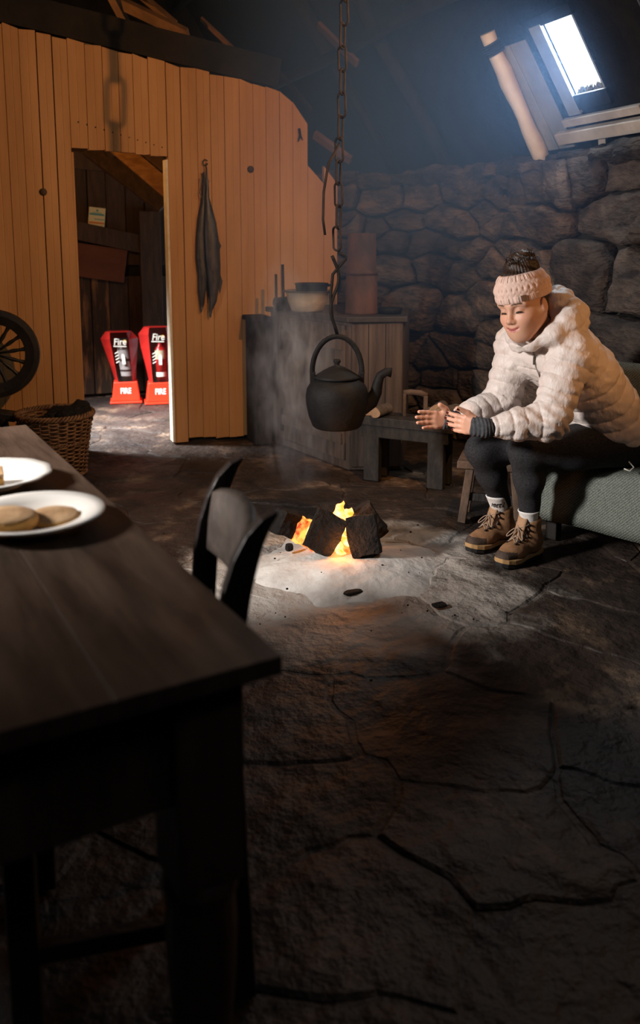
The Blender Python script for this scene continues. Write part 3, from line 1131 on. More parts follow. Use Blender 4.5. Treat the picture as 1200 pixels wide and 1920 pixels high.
kt = empty('kettle', (KX, KY, 0.468))
tag(kt, 'large sooty black iron kettle hanging over the fire', 'kettle')
R = rot('Z', -22)      # spout to the right of the picture
MB().lathe([(0.0, 0.0), (0.095, 0.0), (0.104, 0.008), (0.120, 0.050), (0.130, 0.100), (0.132, 0.135), (0.127, 0.165), (0.112, 0.190), (0.090, 0.205), (0.082, 0.208), (0.082, 0.214), (0.0, 0.214)], 40).build('body', MAT['iron'], kt, smooth=True)
MB().lathe([(0.094, 0.208), (0.096, 0.214), (0.088, 0.222), (0.060, 0.240), (0.030, 0.256), (0.012, 0.262), (0.010, 0.270), (0.016, 0.278), (0.014, 0.288), (0.0, 0.290)], 32).build('lid', MAT['iron'], kt, smooth=True)
sp = [(0.105, 0, 0.085), (0.145, 0, 0.110), (0.165, 0, 0.150), (0.172, 0, 0.190), (0.182, 0, 0.220), (0.205, 0, 0.235), (0.228, 0, 0.232)]
MB().tube([R @ Vector(p) for p in sp], [0.036, 0.031, 0.025, 0.021, 0.019, 0.018, 0.021], 14).build('spout', MAT['iron'], kt, smooth=True)
hp = []
for i in range(21):
    a = math.pi * (1.06 - 1.12 * i / 20)
    hp.append(R @ Vector((0.104 * math.cos(a), 0, 0.225 + 0.150 * math.sin(a) + 0.01)))
MB().tube(hp, 0.0085, 8, flat=1.4).build('handle', MAT['iron'], kt, smooth=True)
for s in (-1, 1):
    MB().box(R @ Vector((0.102 * s, 0, 0.205)), (0.024, 0.03, 0.06), R).build('handle_lug', MAT['iron'], kt, bevel=0.004)

# ---- corner cupboard and what stands on it
CA, CB, CC, CD, CE = (1.68, 4.97), (1.85, 4.16), (2.13, 4.07), (2.42, 4.55), (2.16, 4.99)
CH = 0.845
cup = empty('corner_cupboard', (1.98, 4.55, 0))
tag(cup, 'grey-brown boarded corner cupboard behind the kettle', 'cupboard')


def loc(poly):
    return [(p[0] - 1.98, p[1] - 4.55) for p in poly]


MB().prism(loc([CA, CB, CC, CD, CE]), 0.0, CH - 0.03).build('carcass', MAT['cupboard'], cup, bevel=0.003)
tp = [(CA[0] - 0.03, CA[1] + 0.015), (CB[0] - 0.025, CB[1] - 0.03), (CC[0] + 0.01, CC[1] - 0.025), (CD[0], CD[1]), (CE[0], CE[1])]
MB().prism(loc(tp), CH - 0.03, CH).build('worktop', MAT['cupboard_dark'], cup, bevel=0.004)


def face_boards(a, b, zs, n, gap, mat, name, depth=0.014, t0=0.0, t1=1.0):
    a, b = Vector((*a, 0)), Vector((*b, 0))
    d = (b - a)
    nrm = Vector((d.y, -d.x, 0)).normalized()
    if nrm.x > 0.5:
        nrm = -nrm
    out = []
    for i in range(n):
        u0 = t0 + (t1 - t0) * i / n
        u1 = t0 + (t1 - t0) * (i + 1) / n
        p, q = a + d * u0, a + d * u1
        m = (p + q) / 2
        w = (q - p).length - gap
        R = Matrix((d.normalized(), Vector((0, 0, 1)), d.normalized().cross(Vector((0, 0, 1))))).transposed()
        nn = d.normalized().cross(Vector((0, 0, 1)))
        if nn.x > 0.3 or (abs(nn.x) < 0.5 and nn.y > 0):
            nn = -nn
        c = m + nn * depth / 2 - Vector((1.98, 4.55, 0)) + Vector((0, 0, (zs[0] + zs[1]) / 2))
        out.append(MB().box(c, (w, zs[1] - zs[0], depth), R).build(name, mat, cup, bevel=0.002))
    return out


face_boards(CA, CB, (0.05, CH - 0.05), 7, 0.004, MAT['cupboard'], 'board', 0.012, 0.14, 0.97)
face_boards(CB, CC, (0.02, CH - 0.04), 3, 0.003, MAT['cupboard'], 'board', 0.012, 0.04, 0.98)
face_boards(CA, CB, (0.66, 0.72), 1, 0, MAT['cupboard'], 'batten', 0.024, 0.18, 0.95)
face_boards(CA, CB, (0.14, 0.20), 1, 0, MAT['cupboard'], 'batten', 0.024, 0.18, 0.95)
face_boards(CA, CB, (0.60, 0.74), 1, 0, MAT['iron'], 'hinge', 0.028, 0.185, 0.20)
face_boards(CA, CB, (0.10, 0.24), 1, 0, MAT['iron'], 'hinge', 0.028, 0.185, 0.20)

dk = empty('dark_chest', (1.608, 5.0, 0))
tag(dk, 'black painted chest end with moulded top between partition and cupboard', 'chest')
MB().box((0, 0.0, 0.38), (0.10, 0.20, 0.76)).build('side', MAT['black_wood'], dk, bevel=0.003)
MB().box((-0.005, 0.0, 0.775), (0.13, 0.22, 0.03)).build('moulding', MAT['black_wood'], dk, bevel=0.006)

bs = empty('enamel_basin', (1.765, 4.56, CH))
tag(bs, 'stained cream enamel basin on the corner cupboard', 'basin')
MB().lathe([(0.0, 0.003), (0.080, 0.0), (0.094, 0.010), (0.112, 0.060), (0.122, 0.105), (0.136, 0.112), (0.138, 0.117), (0.130, 0.118), (0.116, 0.108), (0.088, 0.016), (0.0, 0.010)], 36).build('bowl', MAT['enamel'], bs, smooth=True)
MB().tube([(0.136 * math.cos(a), 0.136 * math.sin(a), 0.116) for a in [2 * math.pi * i / 36 for i in range(36)]], 0.005, 6, closed=True).build('rim', MAT['cupboard_dark'], bs, smooth=True)
pt = empty('cooking_pot', (1.79, 4.56, CH + 0.075))
tag(pt, 'black iron pot nested in the enamel basin', 'pot')
MB().lathe([(0.0, 0.0), (0.070, 0.0), (0.088, 0.030), (0.094, 0.078), (0.100, 0.082), (0.096, 0.086), (0.0, 0.088)], 28).build('body', MAT['iron'], pt, smooth=True)
MB().tube([(0.095, -0.02, 0.07), (0.125, -0.015, 0.072), (0.125, 0.015, 0.072), (0.095, 0.02, 0.07)], 0.006, 6).build('handle', MAT['iron'], pt, smooth=True)
o = MB().tube([(1.655, 4.785, CH), (1.655, 4.79, CH + 0.205)], [0.009, 0.008], 8).build('poker', MAT['iron'], smooth=True)
tag(o, 'shorter of two black rods standing on the cupboard', 'poker')
o = MB().tube([(1.690, 4.765, CH), (1.690, 4.77, CH + 0.262)], [0.011, 0.009], 8).build('poker', MAT['iron'], smooth=True)
tag(o, 'taller of two black rods standing on the cupboard', 'poker')
mb = rough_block((0.15, 0.13, 0.075), 33, 0.016, 5, 0.5)
o = mb.build('peat_lump', MAT['peat'], smooth=True); o.location = (1.70, 4.70, CH + 0.036)
tag(o, 'black peat lump beside the enamel basin', 'peat')
fl = empty('rusty_drum', (1.985, 4.30, CH))
tag(fl, 'rust-brown sheet metal flue drum standing on the cupboard', 'drum')
MB().lathe([(0.093, 0.0), (0.094, 0.01), (0.089, 0.018), (0.086, 0.22)], 28).build('lower_sleeve', MAT['rusty_tin'], fl, smooth=True)
MB().lathe([(0.089, 0.215), (0.090, 0.235), (0.080, 0.24), (0.077, 0.44), (0.0, 0.442)], 28).build('upper_sleeve', MAT['rusty_tin'], fl, smooth=True)
mb = MB().lathe([(0.0, 0), (0.06, 0), (0.07, 0.03), (0.066, 0.034), (0.0, 0.03)], 24, (2.13, 4.235, CH))
tag(mb.build('iron_dish', MAT['iron'], smooth=True), 'shallow black iron dish at the right end of the cupboard', 'dish')

# ---- low black bench with firewood
ba = math.atan2(3.77 - 4.03, 2.15 - 1.92)
lbn = empty('firewood_bench', (2.045, 3.840, 0), ba)
lbn.scale = (1, 1, 1.05)
tag(lbn, 'low black wooden bench holding cut firewood', 'bench')
MB().box((0.0, 0.0, 0.305), (0.54, 0.17, 0.045)).build('seat', MAT['bench'], lbn, bevel=0.004)
MB().box((0.0, -0.066, 0.255), (0.48, 0.022, 0.06)).build('apron', MAT['bench'], lbn, bevel=0.003)
for sx in (-1, 1):
    for sy in (-1, 1):
        MB().box((0.175 * sx, 0.055 * sy, 0.142), (0.085, 0.045, 0.283)).build('leg', MAT['bench'], lbn, bevel=0.004)
B2 = Matrix.Translation(lbn.location) @ Matrix.Rotation(ba, 4, 'Z')


def logw(u, v, r, length, yaw, label, half=False, z=0.344):
    o = empty('firewood_log', B2 @ Vector((u, v, z)), ba + math.radians(yaw))
    tag(o, label, 'log', 'firewood on the bench')
    n = 16
    vs1, prof = [], []
    for k in range(n):
        a = 2 * math.pi * k / n
        rr = r * (1 + 0.08 * math.sin(3 * a + u * 30))
        x, zz = math.cos(a) * rr, math.sin(a) * rr
        if half and zz < -0.1 * r:
            zz = -0.1 * r
        prof.append((x, zz))
    zm = min(p[1] for p in prof)
    vs_ = [(p[0], -length / 2, p[1] - zm) for p in prof] + [(p[0], length / 2, p[1] - zm) for p in prof]
    MB().add(vs_, [(i, (i + 1) % n, (i + 1) % n + n, i + n) for i in range(n)]).build('bark', MAT['bark'], o, smooth=True)
    MB().add([(p[0] * 0.97, -length / 2 - 0.001, (p[1] - zm) * 0.97 + 0.0005) for p in prof], [tuple(range(n))]).build('cut_face', MAT['log_end'], o)
    MB().add([(p[0] * 0.97, length / 2 + 0.001, (p[1] - zm) * 0.97 + 0.0005) for p in prof], [tuple(reversed(range(n)))]).build('cut_face', MAT['log_end'], o)


logw(-0.215, 0.02, 0.027, 0.15, 20, 'split log at the left end of the firewood bench, beside the spout', True)
logw(-0.135, -0.035, 0.029, 0.13, -8, 'round log second from the left on the firewood bench')
logw(0.125, 0.0, 0.044, 0.14, 30, 'bark covered log right of the wooden hoop on the bench', True)
logw(0.225, -0.01, 0.040, 0.14, -18, 'round log at the right end of the firewood bench')
logw(0.15, 0.045, 0.042, 0.10, 5, 'small log lying at the back of the firewood bench')
hp = empty('wooden_hoop', B2 @ Vector((0.02, 0.03, 0.344)), ba + 0.35)
tag(hp, 'brown bent wood frame standing on the firewood bench', 'frame')
MB().box((-0.050, 0, 0.06), (0.016, 0.03, 0.12)).build('upright', MAT['stool'], hp, bevel=0.003)
MB().box((0.058, 0, 0.055), (0.022, 0.035, 0.11)).build('upright', MAT['stool'], hp, bevel=0.003)
MB().tube([(-0.056, 0, 0.122), (-0.02, 0, 0.128), (0.03, 0, 0.124), (0.066, 0, 0.110)], 0.011, 8, flat=1.4).build('top_bar', MAT['stool'], hp, smooth=True)

# ---- small stool beside the woman
stl = empty('low_stool', (2.10, 3.17, 0), math.radians(-38))
tag(stl, 'low brown wooden stool beside the seated woman', 'stool')
MB().box((0.02, 0.0, 0.27), (0.30, 0.22, 0.035)).noise(0.003, 12).build('seat', MAT['stool'], stl, bevel=0.004)
for sx in (-1, 1):
    for sy in (-1, 1):
        MB().bar((0.125 * sx + 0.02, 0.085 * sy, 0.003), (0.095 * sx + 0.02, 0.07 * sy, 0.254), 0.05, 0.035, (1, 0, 0)).build('leg', MAT['stool'], stl, bevel=0.004)
MB().box((0.02, -0.075, 0.12), (0.22, 0.02, 0.035)).build('stretcher', MAT['bench'], stl, bevel=0.002)

# ---- settle with tweed blanket
O = Vector((2.17, 2.70, 0))
AV = Vector((0.41, -0.91, 0)).normalized()
BV = Vector((0.91, 0.41, 0)).normalized()
SEAT = 0.375


def sp3(a, b, z):
    return O + AV * a + BV * b + Vector((0, 0, z))


RS = Matrix((AV, BV, Vector((0, 0, 1)))).transposed()
se = empty('settle_bench', O)
tag(se, 'dark wooden settle under the tweed blanket by the stone wall', 'bench')


def sb(name, a0, a1, b0, b1, z0, z1):
    mb = MB().box(sp3((a0 + a1) / 2, (b0 + b1) / 2, (z0 + z1) / 2) - O, (a1 - a0, b1 - b0, z1 - z0), RS)
    mb.build(name, MAT['black_wood'], se, bevel=0.004)


sb('seat', -0.16, 0.41, 0.03, 0.40, SEAT - 0.05, SEAT - 0.012)
sb('backrest', -0.16, 0.41, 0.40, 0.43, SEAT - 0.05, 0.72)
for a in (-0.14, 0.34):
    for b in (0.08, 0.34):
        sb('leg', a, a + 0.05, b, b + 0.05, 0.0, SEAT - 0.05)
MAT['tweed'], nt, bs_ = new_mat('green_grey_tweed')
tc = nt.nodes.new('ShaderNodeTexCoord')
wv = nt.nodes.new('ShaderNodeTexWave')
wv.wave_type = 'BANDS'
wv.bands_direction = 'DIAGONAL'
wv.inputs['Scale'].default_value = 52
wv.inputs['Distortion'].default_value = 2.2
wv.inputs['Detail'].default_value = 2
wv.inputs['Detail Scale'].default_value = 4
lk(nt, tc.outputs['UV'], wv.inputs['Vector'])
nz = nt.nodes.new('ShaderNodeTexNoise')
nz.inputs['Scale'].default_value = 260
lk(nt, tc.outputs['Object'], nz.inputs['Vector'])
mx = nt.nodes.new('ShaderNodeMath')
mx.operation = 'MULTIPLY_ADD'
mx.inputs[1].default_value = 0.28
lk(nt, wv.outputs['Fac'], mx.inputs[0])
lk(nt, nz.outputs[0], mx.inputs[2])
rp = nt.nodes.new('ShaderNodeValToRGB')
rp.color_ramp.elements[0].position = 0.45
rp.color_ramp.elements[1].position = 1.0
rp.color_ramp.elements[0].color = (0.075, 0.085, 0.075, 1)
rp.color_ramp.elements[1].color = (0.24, 0.26, 0.225, 1)
lk(nt, mx.outputs[0], rp.inputs[0])
lk(nt, rp.outputs[0], bs_.inputs['Base Color'])
bs_.inputs['Roughness'].default_value = 0.95
bs_.inputs['Specular IOR Level'].default_value = 0.1
bp = nt.nodes.new('ShaderNodeBump')
bp.inputs['Strength'].default_value = 0.5
bp.inputs['Distance'].default_value = 0.004
lk(nt, mx.outputs[0], bp.inputs['Height'])
lk(nt, bp.outputs[0], bs_.inputs['Normal'])

prof = [(0.390, 0.44), (0.388, 0.60), (0.390, 0.70), (0.412, 0.728), (0.436, 0.72), (0.440, 0.60)][::-1] + [(0.382, SEAT + 0.02), (0.36, SEAT + 0.002), (0.30, SEAT), (0.18, SEAT), (0.08, SEAT - 0.001), (0.04, SEAT - 0.004), (0.010, SEAT - 0.022), (-0.002, SEAT - 0.06), (-0.006, 0.28), (-0.008, 0.22), (-0.006, 0.16), (0.0, 0.115)]
fine = []
for (b0, z0), (b1, z1) in zip(prof[:-1], prof[1:]):
    n = max(1, int(math.hypot(b1 - b0, z1 - z0) / 0.025))
    for k in range(n):
        fine.append((b0 + (b1 - b0) * k / n, z0 + (z1 - z0) * k / n))
fine.append(prof[-1])
NA_ = 40
P, UVs = [], []
for i in range(NA_ + 1):
    a = -0.20 + 0.65 * i / NA_
    col, uvc = [], []
    dl = 0
    for j, (b, z) in enumerate(fine):
        hang = max(0, (SEAT - 0.03 - z)) if b < 0.1 else 0
        w = 0.030 * hang * math.sin(a * 9 + 1) + 0.012 * hang * math.sin(a * 23)
        if j:
            dl += math.hypot(b - fine[j - 1][0], z - fine[j - 1][1])
        col.append(sp3(a, b + w - 0.10 * hang * 0.3, z + (0.004 * noise.noise(Vector((a * 8, b * 8, 0))) if b > 0.05 and z < 0.45 else 0)))
        uvc.append((a, dl))
    P.append(col)
    UVs += uvc
me_b = MB().grid(P)
bl = me_b.build('tweed_blanket', MAT['tweed'], smooth=True)
uvl = bl.data.uv_layers.new(name='UVMap')
for lp in bl.data.loops:
    uvl.data[lp.index].uv = UVs[lp.vertex_index]
sm = bl.modifiers.new('thick', 'SOLIDIFY')
sm.thickness = 0.008
tag(bl, 'green-grey herringbone tweed blanket draped over the settle seat and back', 'blanket')
MAT['stitch'] = flat('blanket_stitch', (0.34, 0.35, 0.30), 0.9)
mb = MB()
for i in range(NA_ * 3):
    a = -0.20 + 0.65 * i / (NA_ * 3)
    col = P[min(NA_, int(i / 3))]
    nx = P[min(NA_, int(i / 3) + 1)]
    q = Vector(col[-1]).lerp(Vector(nx[-1]), (i % 3) / 3)
    mb.bar(q - BV * 0.006 + Vector((0, 0, -0.001)), q - BV * 0.006 + Vector((0, 0, 0.010)), 0.003, 0.003)
mb.build('hem_stitching', MAT['stitch'], bl)

# ---- table, plates and baking
TA = math.radians(8)
TR = Matrix.Rotation(TA, 3, 'Z')
TC = Vector((0.335, 0.955, 0))
TZ = 0.73
tbl = empty('dining_table', TC, TA)
tag(tbl, 'dark old wooden table in the foreground', 'table')
TW, TL = 0.86, 1.58
pw_ = TW / 4
for i in range(4):
    mb = MB().box((-pw_ * (i + 0.5), TL / 2, TZ - 0.0125), (pw_ - 0.0004, TL, 0.025))
    mb.build('top_plank', MAT['table'], tbl, bevel=0.0015)
for (c, s) in (((-TW / 2 + 0.0, 0.075, TZ - 0.115), (TW - 0.10, 0.022, 0.18)), ((-TW / 2, TL - 0.075, TZ - 0.115), (TW - 0.10, 0.022, 0.18)),
               ((-0.055, TL / 2, TZ - 0.10), (0.022, TL - 0.15, 0.15)), ((-TW + 0.055, TL / 2, TZ - 0.10), (0.022, TL - 0.15, 0.15))):
    MB().box(c, s).build('apron', MAT['table'], tbl, bevel=0.002)
LP_ = [(0.046, 0.0), (0.046, 0.10), (0.050, 0.16), (0.053, 0.22), (0.050, 0.30), (0.046, 0.36), (0.0445, 0.40)]
for x in (-0.085, -TW + 0.085):
    for y in (0.085, TL - 0.085):
        mb = MB()
        mb.box((x, y, TZ - 0.025 - 0.15), (0.092, 0.092, 0.30))
        prof_ = [(0.030, 0.0), (0.036, 0.02), (0.036, 0.06), (0.030, 0.09), (0.040, 0.16), (0.047, 0.24), (0.050, 0.32), (0.047, 0.37), (0.054, 0.395), (0.047, 0.41)]
        mb.lathe(prof_, 20, (x, y, 0))
        mb.build('leg', MAT['table'], tbl, bevel=0.002)


def plate(loc, r, label, scallop=False):
    o = empty('dinner_plate', loc)
    tag(o, label, 'plate')
    n = 64
    pr = [(0.0, 0.004), (0.55, 0.004), (0.60, 0.006), (0.66, 0.014), (0.85, 0.019), (0.985, 0.023), (1.0, 0.0255), (0.99, 0.0275), (0.85, 0.0235), (0.67, 0.018), (0.60, 0.010), (0.0, 0.008)]
    vs_ = []
    for (q, z) in pr:
        for k in range(n):
            a = 2 * math.pi * k / n
            rr = r * q * (1 + (0.035 * abs(math.sin(a * 6)) * max(0, q - 0.6) / 0.4 if scallop else 0))
            vs_.append((rr * math.cos(a), rr * math.sin(a), z))
    fs_ = []
    for i in range(len(pr) - 1):
        for k in range(n):
            fs_.append((i * n + k, i * n + (k + 1) % n, (i + 1) * n + (k + 1) % n, (i + 1) * n + k))
    MB().add(vs_, fs_).build('dish', MAT['porcelain'], o, smooth=True)
    MB().lathe([(r * 0.56, 0.0), (r * 0.58, 0.005), (r * 0.52, 0.005), (r * 0.52, 0.0)], 40).build('foot_ring', MAT['porcelain'], o, smooth=True)
    return o


plate((0.078, 1.600, TZ), 0.128, 'round white plate with two round scones on the dark table')
plate((0.008, 1.91, TZ), 0.125, 'scalloped white plate with a slice of cake behind the round plate', True)


def scone(loc, r, h, label, seed, R=None):
    o = empty('scone', loc)
    tag(o, label, 'scone')
    mb = MB().lathe([(0.0, 0.0), (r * 0.92, 0.0), (r, h * 0.25), (r, h * 0.7), (r * 0.95, h * 0.92)], 32)
    xform(mb.noise(0.002, 30, seed), R)
    mb.build('crust', MAT['scone_side'], o, smooth=True)
    mb = MB().lathe([(r * 0.955, h * 0.90), (r * 0.88, h * 1.0), (r * 0.4, h * 1.06), (0.0, h * 1.06)], 32)
    xform(mb.noise(0.002, 30, seed), R)
    mb.build('floured_top', MAT['scone'], o, smooth=True)


scone((0.026, 1.570, TZ + 0.010), 0.058, 0.026, 'thick brown scone at the front of the round plate', 1)
scone((0.112, 1.585, TZ + 0.009), 0.046, 0.013, 'thin round scone leaning behind the thick one', 2, rot('X', 4))
ck = empty('cake_slice', (-0.008, 1.865, TZ + 0.010))
tag(ck, 'square slice of brown cake on the scalloped plate', 'cake')
MB().box((0.0, 0, 0.013), (0.085, 0.075, 0.026)).noise(0.002, 30).build('crumb', MAT['scone_side'], ck, bevel=0.003)
MB().box((0.0, 0, 0.029), (0.086, 0.076, 0.006)).noise(0.001, 30).build('top_crust', MAT['scone'], ck, bevel=0.002)

# ---- chair drawn up to the table, its back to the fire
chd = empty('dining_chair', (0.225, 1.40, 0), math.radians(-8))
tag(chd, 'dark wooden chair with horn shaped back posts tucked against the table', 'chair')


def post(y):
    # flat sawn post seen edge on: straight below, the head sweeping back (+x) to a point
    cl = [(0.150, 0.000, 0.0204), (0.140, 0.204, 0.0218), (0.132, 0.408, 0.0231), (0.132, 0.561, 0.0231), (0.139, 0.653, 0.0228), (0.150, 0.714, 0.0218), (0.163, 0.760, 0.0197), (0.178, 0.796, 0.0156), (0.196, 0.822, 0.0095), (0.214, 0.838, 0.0027)]
    vs_, fs_ = [], []
    for i, (x, z, w) in enumerate(cl):
        j0, j1 = max(i - 1, 0), min(i + 1, len(cl) - 1)
        t = Vector((cl[j1][0] - cl[j0][0], 0, cl[j1][1] - cl[j0][1])).normalized()
        s = Vector((t.z, 0, -t.x))
        for yy in (-0.014, 0.014):
            vs_.append(Vector((x, y + yy, z)) - s * w)
            vs_.append(Vector((x, y + yy, z)) + s * w)
    for i in range(len(cl) - 1):
        a = i * 4
        fs_ += [(a, a + 1, a + 5, a + 4), (a + 3, a + 2, a + 6, a + 7), (a + 2, a, a + 4, a + 6), (a + 1, a + 3, a + 7, a + 5)]
    fs_ += [(0, 2, 3, 1), (len(vs_) - 4, len(vs_) - 3, len(vs_) - 1, len(vs_) - 2)]
    return MB().add(vs_, fs_)


for y in (-0.17, 0.17):
    post(y).build('back_post', MAT['chair'], chd, smooth=False, bevel=0.006)
# curved top rail between the posts
P = []
for i in range(17):
    u = -1 + 2 * i / 16
    y = u * 0.158
    bow = 0.030 * (1 - u * u)
    hgt = 0.022 * (1 - u * u)
    prof_ = [(-0.013, 0.665 + 0.0), (0.013, 0.665), (0.022, 0.72 + hgt * 0.4), (0.030, 0.765 + hgt), (0.018, 0.782 + hgt), (0.002, 0.775 + hgt), (-0.008, 0.72)]
    P.append([Vector((0.150 + bow + x, y, z)) for x, z in prof_ + prof_[:1]])
mb = MB().grid(P)
nprof = 8
mb.f.append(tuple(range(7)))
mb.f.append(tuple(reversed([16 * nprof + k for k in range(7)])))
mb.build('top_rail', MAT['rail'], chd, smooth=True)
MB().box((0.138, 0, 0.56), (0.02, 0.31, 0.05)).build('lower_rail', MAT['chair'], chd, bevel=0.004)
MB().box((-0.04, 0, 0.43), (0.37, 0.40, 0.03)).build('seat', MAT['chair'], chd, bevel=0.006)
for y in (-0.17, 0.17):
    MB().box((-0.19, y, 0.207), (0.045, 0.045, 0.415)).build('front_leg', MAT['chair'], chd, bevel=0.004)
    MB().box((-0.02, y, 0.15), (0.32, 0.022, 0.03)).build('stretcher', MAT['chair'], chd, bevel=0.002)

# ---- wicker basket with peats
bk = empty('wicker_basket', (0.36, 4.68, 0))
tag(bk, 'brown wicker log basket by the doorway', 'basket')
HB, RB0, RB1 = 0.345, 0.145, 0.198
NS = 26


def br(z):
    t = z / HB
    return RB0 + (RB1 - RB0) * (t ** 0.9) - 0.006 * math.sin(math.pi * t)


mbw = MB()
nrow = 30
for i in range(nrow):
    z = 0.008 + (HB - 0.03) * i / nrow
    pts = []
    nseg = NS * 4
    for k in range(nseg):
        a = 2 * math.pi * k / nseg
        w = 0.0065 * math.cos(NS * a / 2 * 2 / 2 + math.pi * (i % 2))
        r_ = br(z) + w
        pts.append(Vector((r_ * math.cos(a), r_ * math.sin(a), z + 0.0015 * math.sin(7 * a + i))))
    mbw.tube(pts, 0.0052, 5, closed=True)
wv_ = mbw.build('wicker_weave', MAT['wicker'], bk, smooth=True)
mbs = MB()
for k in range(NS):
    a = 2 * math.pi * (k + 0.5) / NS
    mbs.tube([Vector((br(z) * math.cos(a), br(z) * math.sin(a), z)) for z in (0.004, 0.12, 0.24, HB - 0.005)], 0.0055, 6)
mbs.build('stakes', MAT['wicker'], bk, smooth=True)
for zb, rr in ((HB - 0.012, 0.011), (0.19, 0.007), (0.012, 0.008)):
    mbr = MB()
    for ph in (0, math.pi * 0.66, math.pi * 1.33):
        pts = []
        for k in range(180):
            a = 2 * math.pi * k / 180
            q = 20 * a + ph
            r_ = br(zb) + rr * math.cos(q)
            pts.append(Vector((r_ * math.cos(a), r_ * math.sin(a), zb + rr * math.sin(q))))
        mbr.tube(pts, rr * 0.62, 5, closed=True)
    mbr.build('braided_rim' if zb > 0.3 else 'braided_band', MAT['wicker'], bk, smooth=True)
MB().lathe([(0.0, 0.004), (0.142, 0.004), (0.142, 0.012), (0.0, 0.012)], 32).build('base', MAT['wicker'], bk)
for i, (x, y, sx, a, lab, zz) in enumerate(((0.46, 4.63, 0.16, 25, 'black peat sticking out at the right of the wicker basket', 0.27), (0.30, 4.69, 0.20, -30, 'black peat lying deep in the wicker basket', 0.21), (0.38, 4.78, 0.18, 60, 'dark peat at the back inside the wicker basket', 0.22))):
    mb = rough_block((sx, 0.10, 0.11), 70 + i, 0.014, 5, 0.35)
    xform(mb, rot('Z', a) @ rot('Y', -22))
    o = mb.build('peat_block', MAT['peat'], smooth=True)
    o.location = (x, y, zz + 0.05)
    tag(o, lab, 'peat')

# ---- spinning wheel at the left
sw = empty('spinning_wheel', (0.075, 4.90, 0), math.radians(-6))
tag(sw, 'black spinning wheel in front of the painted partition', 'spinning wheel')
WC, WR = Vector((0, 0, 0.64)), 0.232


def wheel_rim():
    prof_ = [(-0.068, -0.016), (-0.068, 0.016), (-0.02, 0.024), (0.006, 0.020), (0.010, 0.008), (0.004, 0.0), (0.010, -0.008), (0.006, -0.020), (-0.02, -0.024)]
    P = []
    for i in range(56):
        a = 2 * math.pi * i / 56
        P.append([Vector(((WR + d) * math.cos(a), w, (WR + d) * math.sin(a))) + WC for d, w in prof_ + prof_[:1]])
    return MB().grid(P, closed_u=True)


wheel_rim().build('rim', MAT['wheel'], sw, smooth=False)
MB().lathe([(0.0, -0.045), (0.020, -0.045), (0.026, -0.030), (0.034, -0.018), (0.034, 0.018), (0.026, 0.030), (0.020, 0.045), (0.0, 0.045)], 20, WC, rot('X', 90)).build('hub', MAT['wheel'], sw, smooth=True)
for k in range(14):
    a = 2 * math.pi * (k + 0.3) / 14
    d = Vector((math.cos(a), 0, math.sin(a)))
    pts = [WC + d * r_ for r_ in (0.030, 0.070, 0.105, 0.135, 0.165, 0.192)]
    MB().tube(pts, [0.0055, 0.0075, 0.0120, 0.0085, 0.0125, 0.0070], 8).build('spoke', MAT['wheel'], sw, smooth=True)
for s in (-1, 1):
    MB().tube([(-0.03, 0.06 * s, 0.33), (-0.015, 0.058 * s, 0.50), (0, 0.055 * s, 0.665)], [0.016, 0.014, 0.011], 10).build('upright', MAT['wheel'], sw, smooth=True)
MB().tube([(0, -0.075, 0.64), (0, 0.075, 0.64)], 0.008, 8).build('axle', MAT['iron'], sw, smooth=True)
MB().bar((-0.48, 0, 0.40), (0.10, 0, 0.29), 0.13, 0.04).build('bed', MAT['wheel'], sw, bevel=0.004)
for (a, b) in (((-0.40, 0, 0.37), (-0.50, 0.0, 0.0)), ((0.03, -0.05, 0.29), (0.08, -0.16, 0.0)), ((0.03, 0.05, 0.29), (0.06, 0.17, 0.0))):
    MB().tube([a, Vector(a).lerp(Vector(b), 0.5), b], [0.018, 0.021, 0.013], 10).build('leg', MAT['wheel'], sw, smooth=True)
MB().bar((-0.16, -0.06, 0.05), (0.06, -0.02, 0.04), 0.10, 0.012).build('treadle', MAT['wheel'], sw, bevel=0.002)
MB().tube([(-0.42, 0, 0.38), (-0.42, 0, 0.72)], [0.014, 0.009], 8).build('flyer_maiden', MAT['wheel'], sw, smooth=True)

# ---- smoked fish on the partition
FY = PY - 0.004
fh = empty('wall_hook', (1.325, PY, 1.705))
tag(fh, 'small iron ring hook screwed into the partition', 'hook')
MB().tube([Vector((0.014 * math.cos(a), -0.014, 0.018 * math.sin(a))) for a in [0.5 + 5.4 * i / 15 for i in range(16)]] + [Vector((0.012, 0.0, -0.002))], 0.0028, 6).build('ring', MAT['iron'], fh, smooth=True)


def fish_body(path, widths, thick, nrm_y=-1, tail=0):
    """flattened tapering fish along a path; x across, y thickness"""
    vs_, fs_ = [], []
    n = 12
    for (x, y, z), w in zip(path, widths):
        for k in range(n):
            a = 2 * math.pi * k / n
            vs_.append(Vector((x + math.cos(a) * w, y - abs(thick) * math.sin(a) * min(1, w / 0.02) * 0.5, z)))
    m = len(path)
    for i in range(m - 1):
        for k in range(n):
            fs_.append((i * n + k, i * n + (k + 1) % n, (i + 1) * n + (k + 1) % n, (i + 1) * n + k))
    fs_.append(tuple(range(n)))
    fs_.append(tuple(reversed([(m - 1) * n + k for k in range(n)])))
    return MB().add(vs_, fs_)


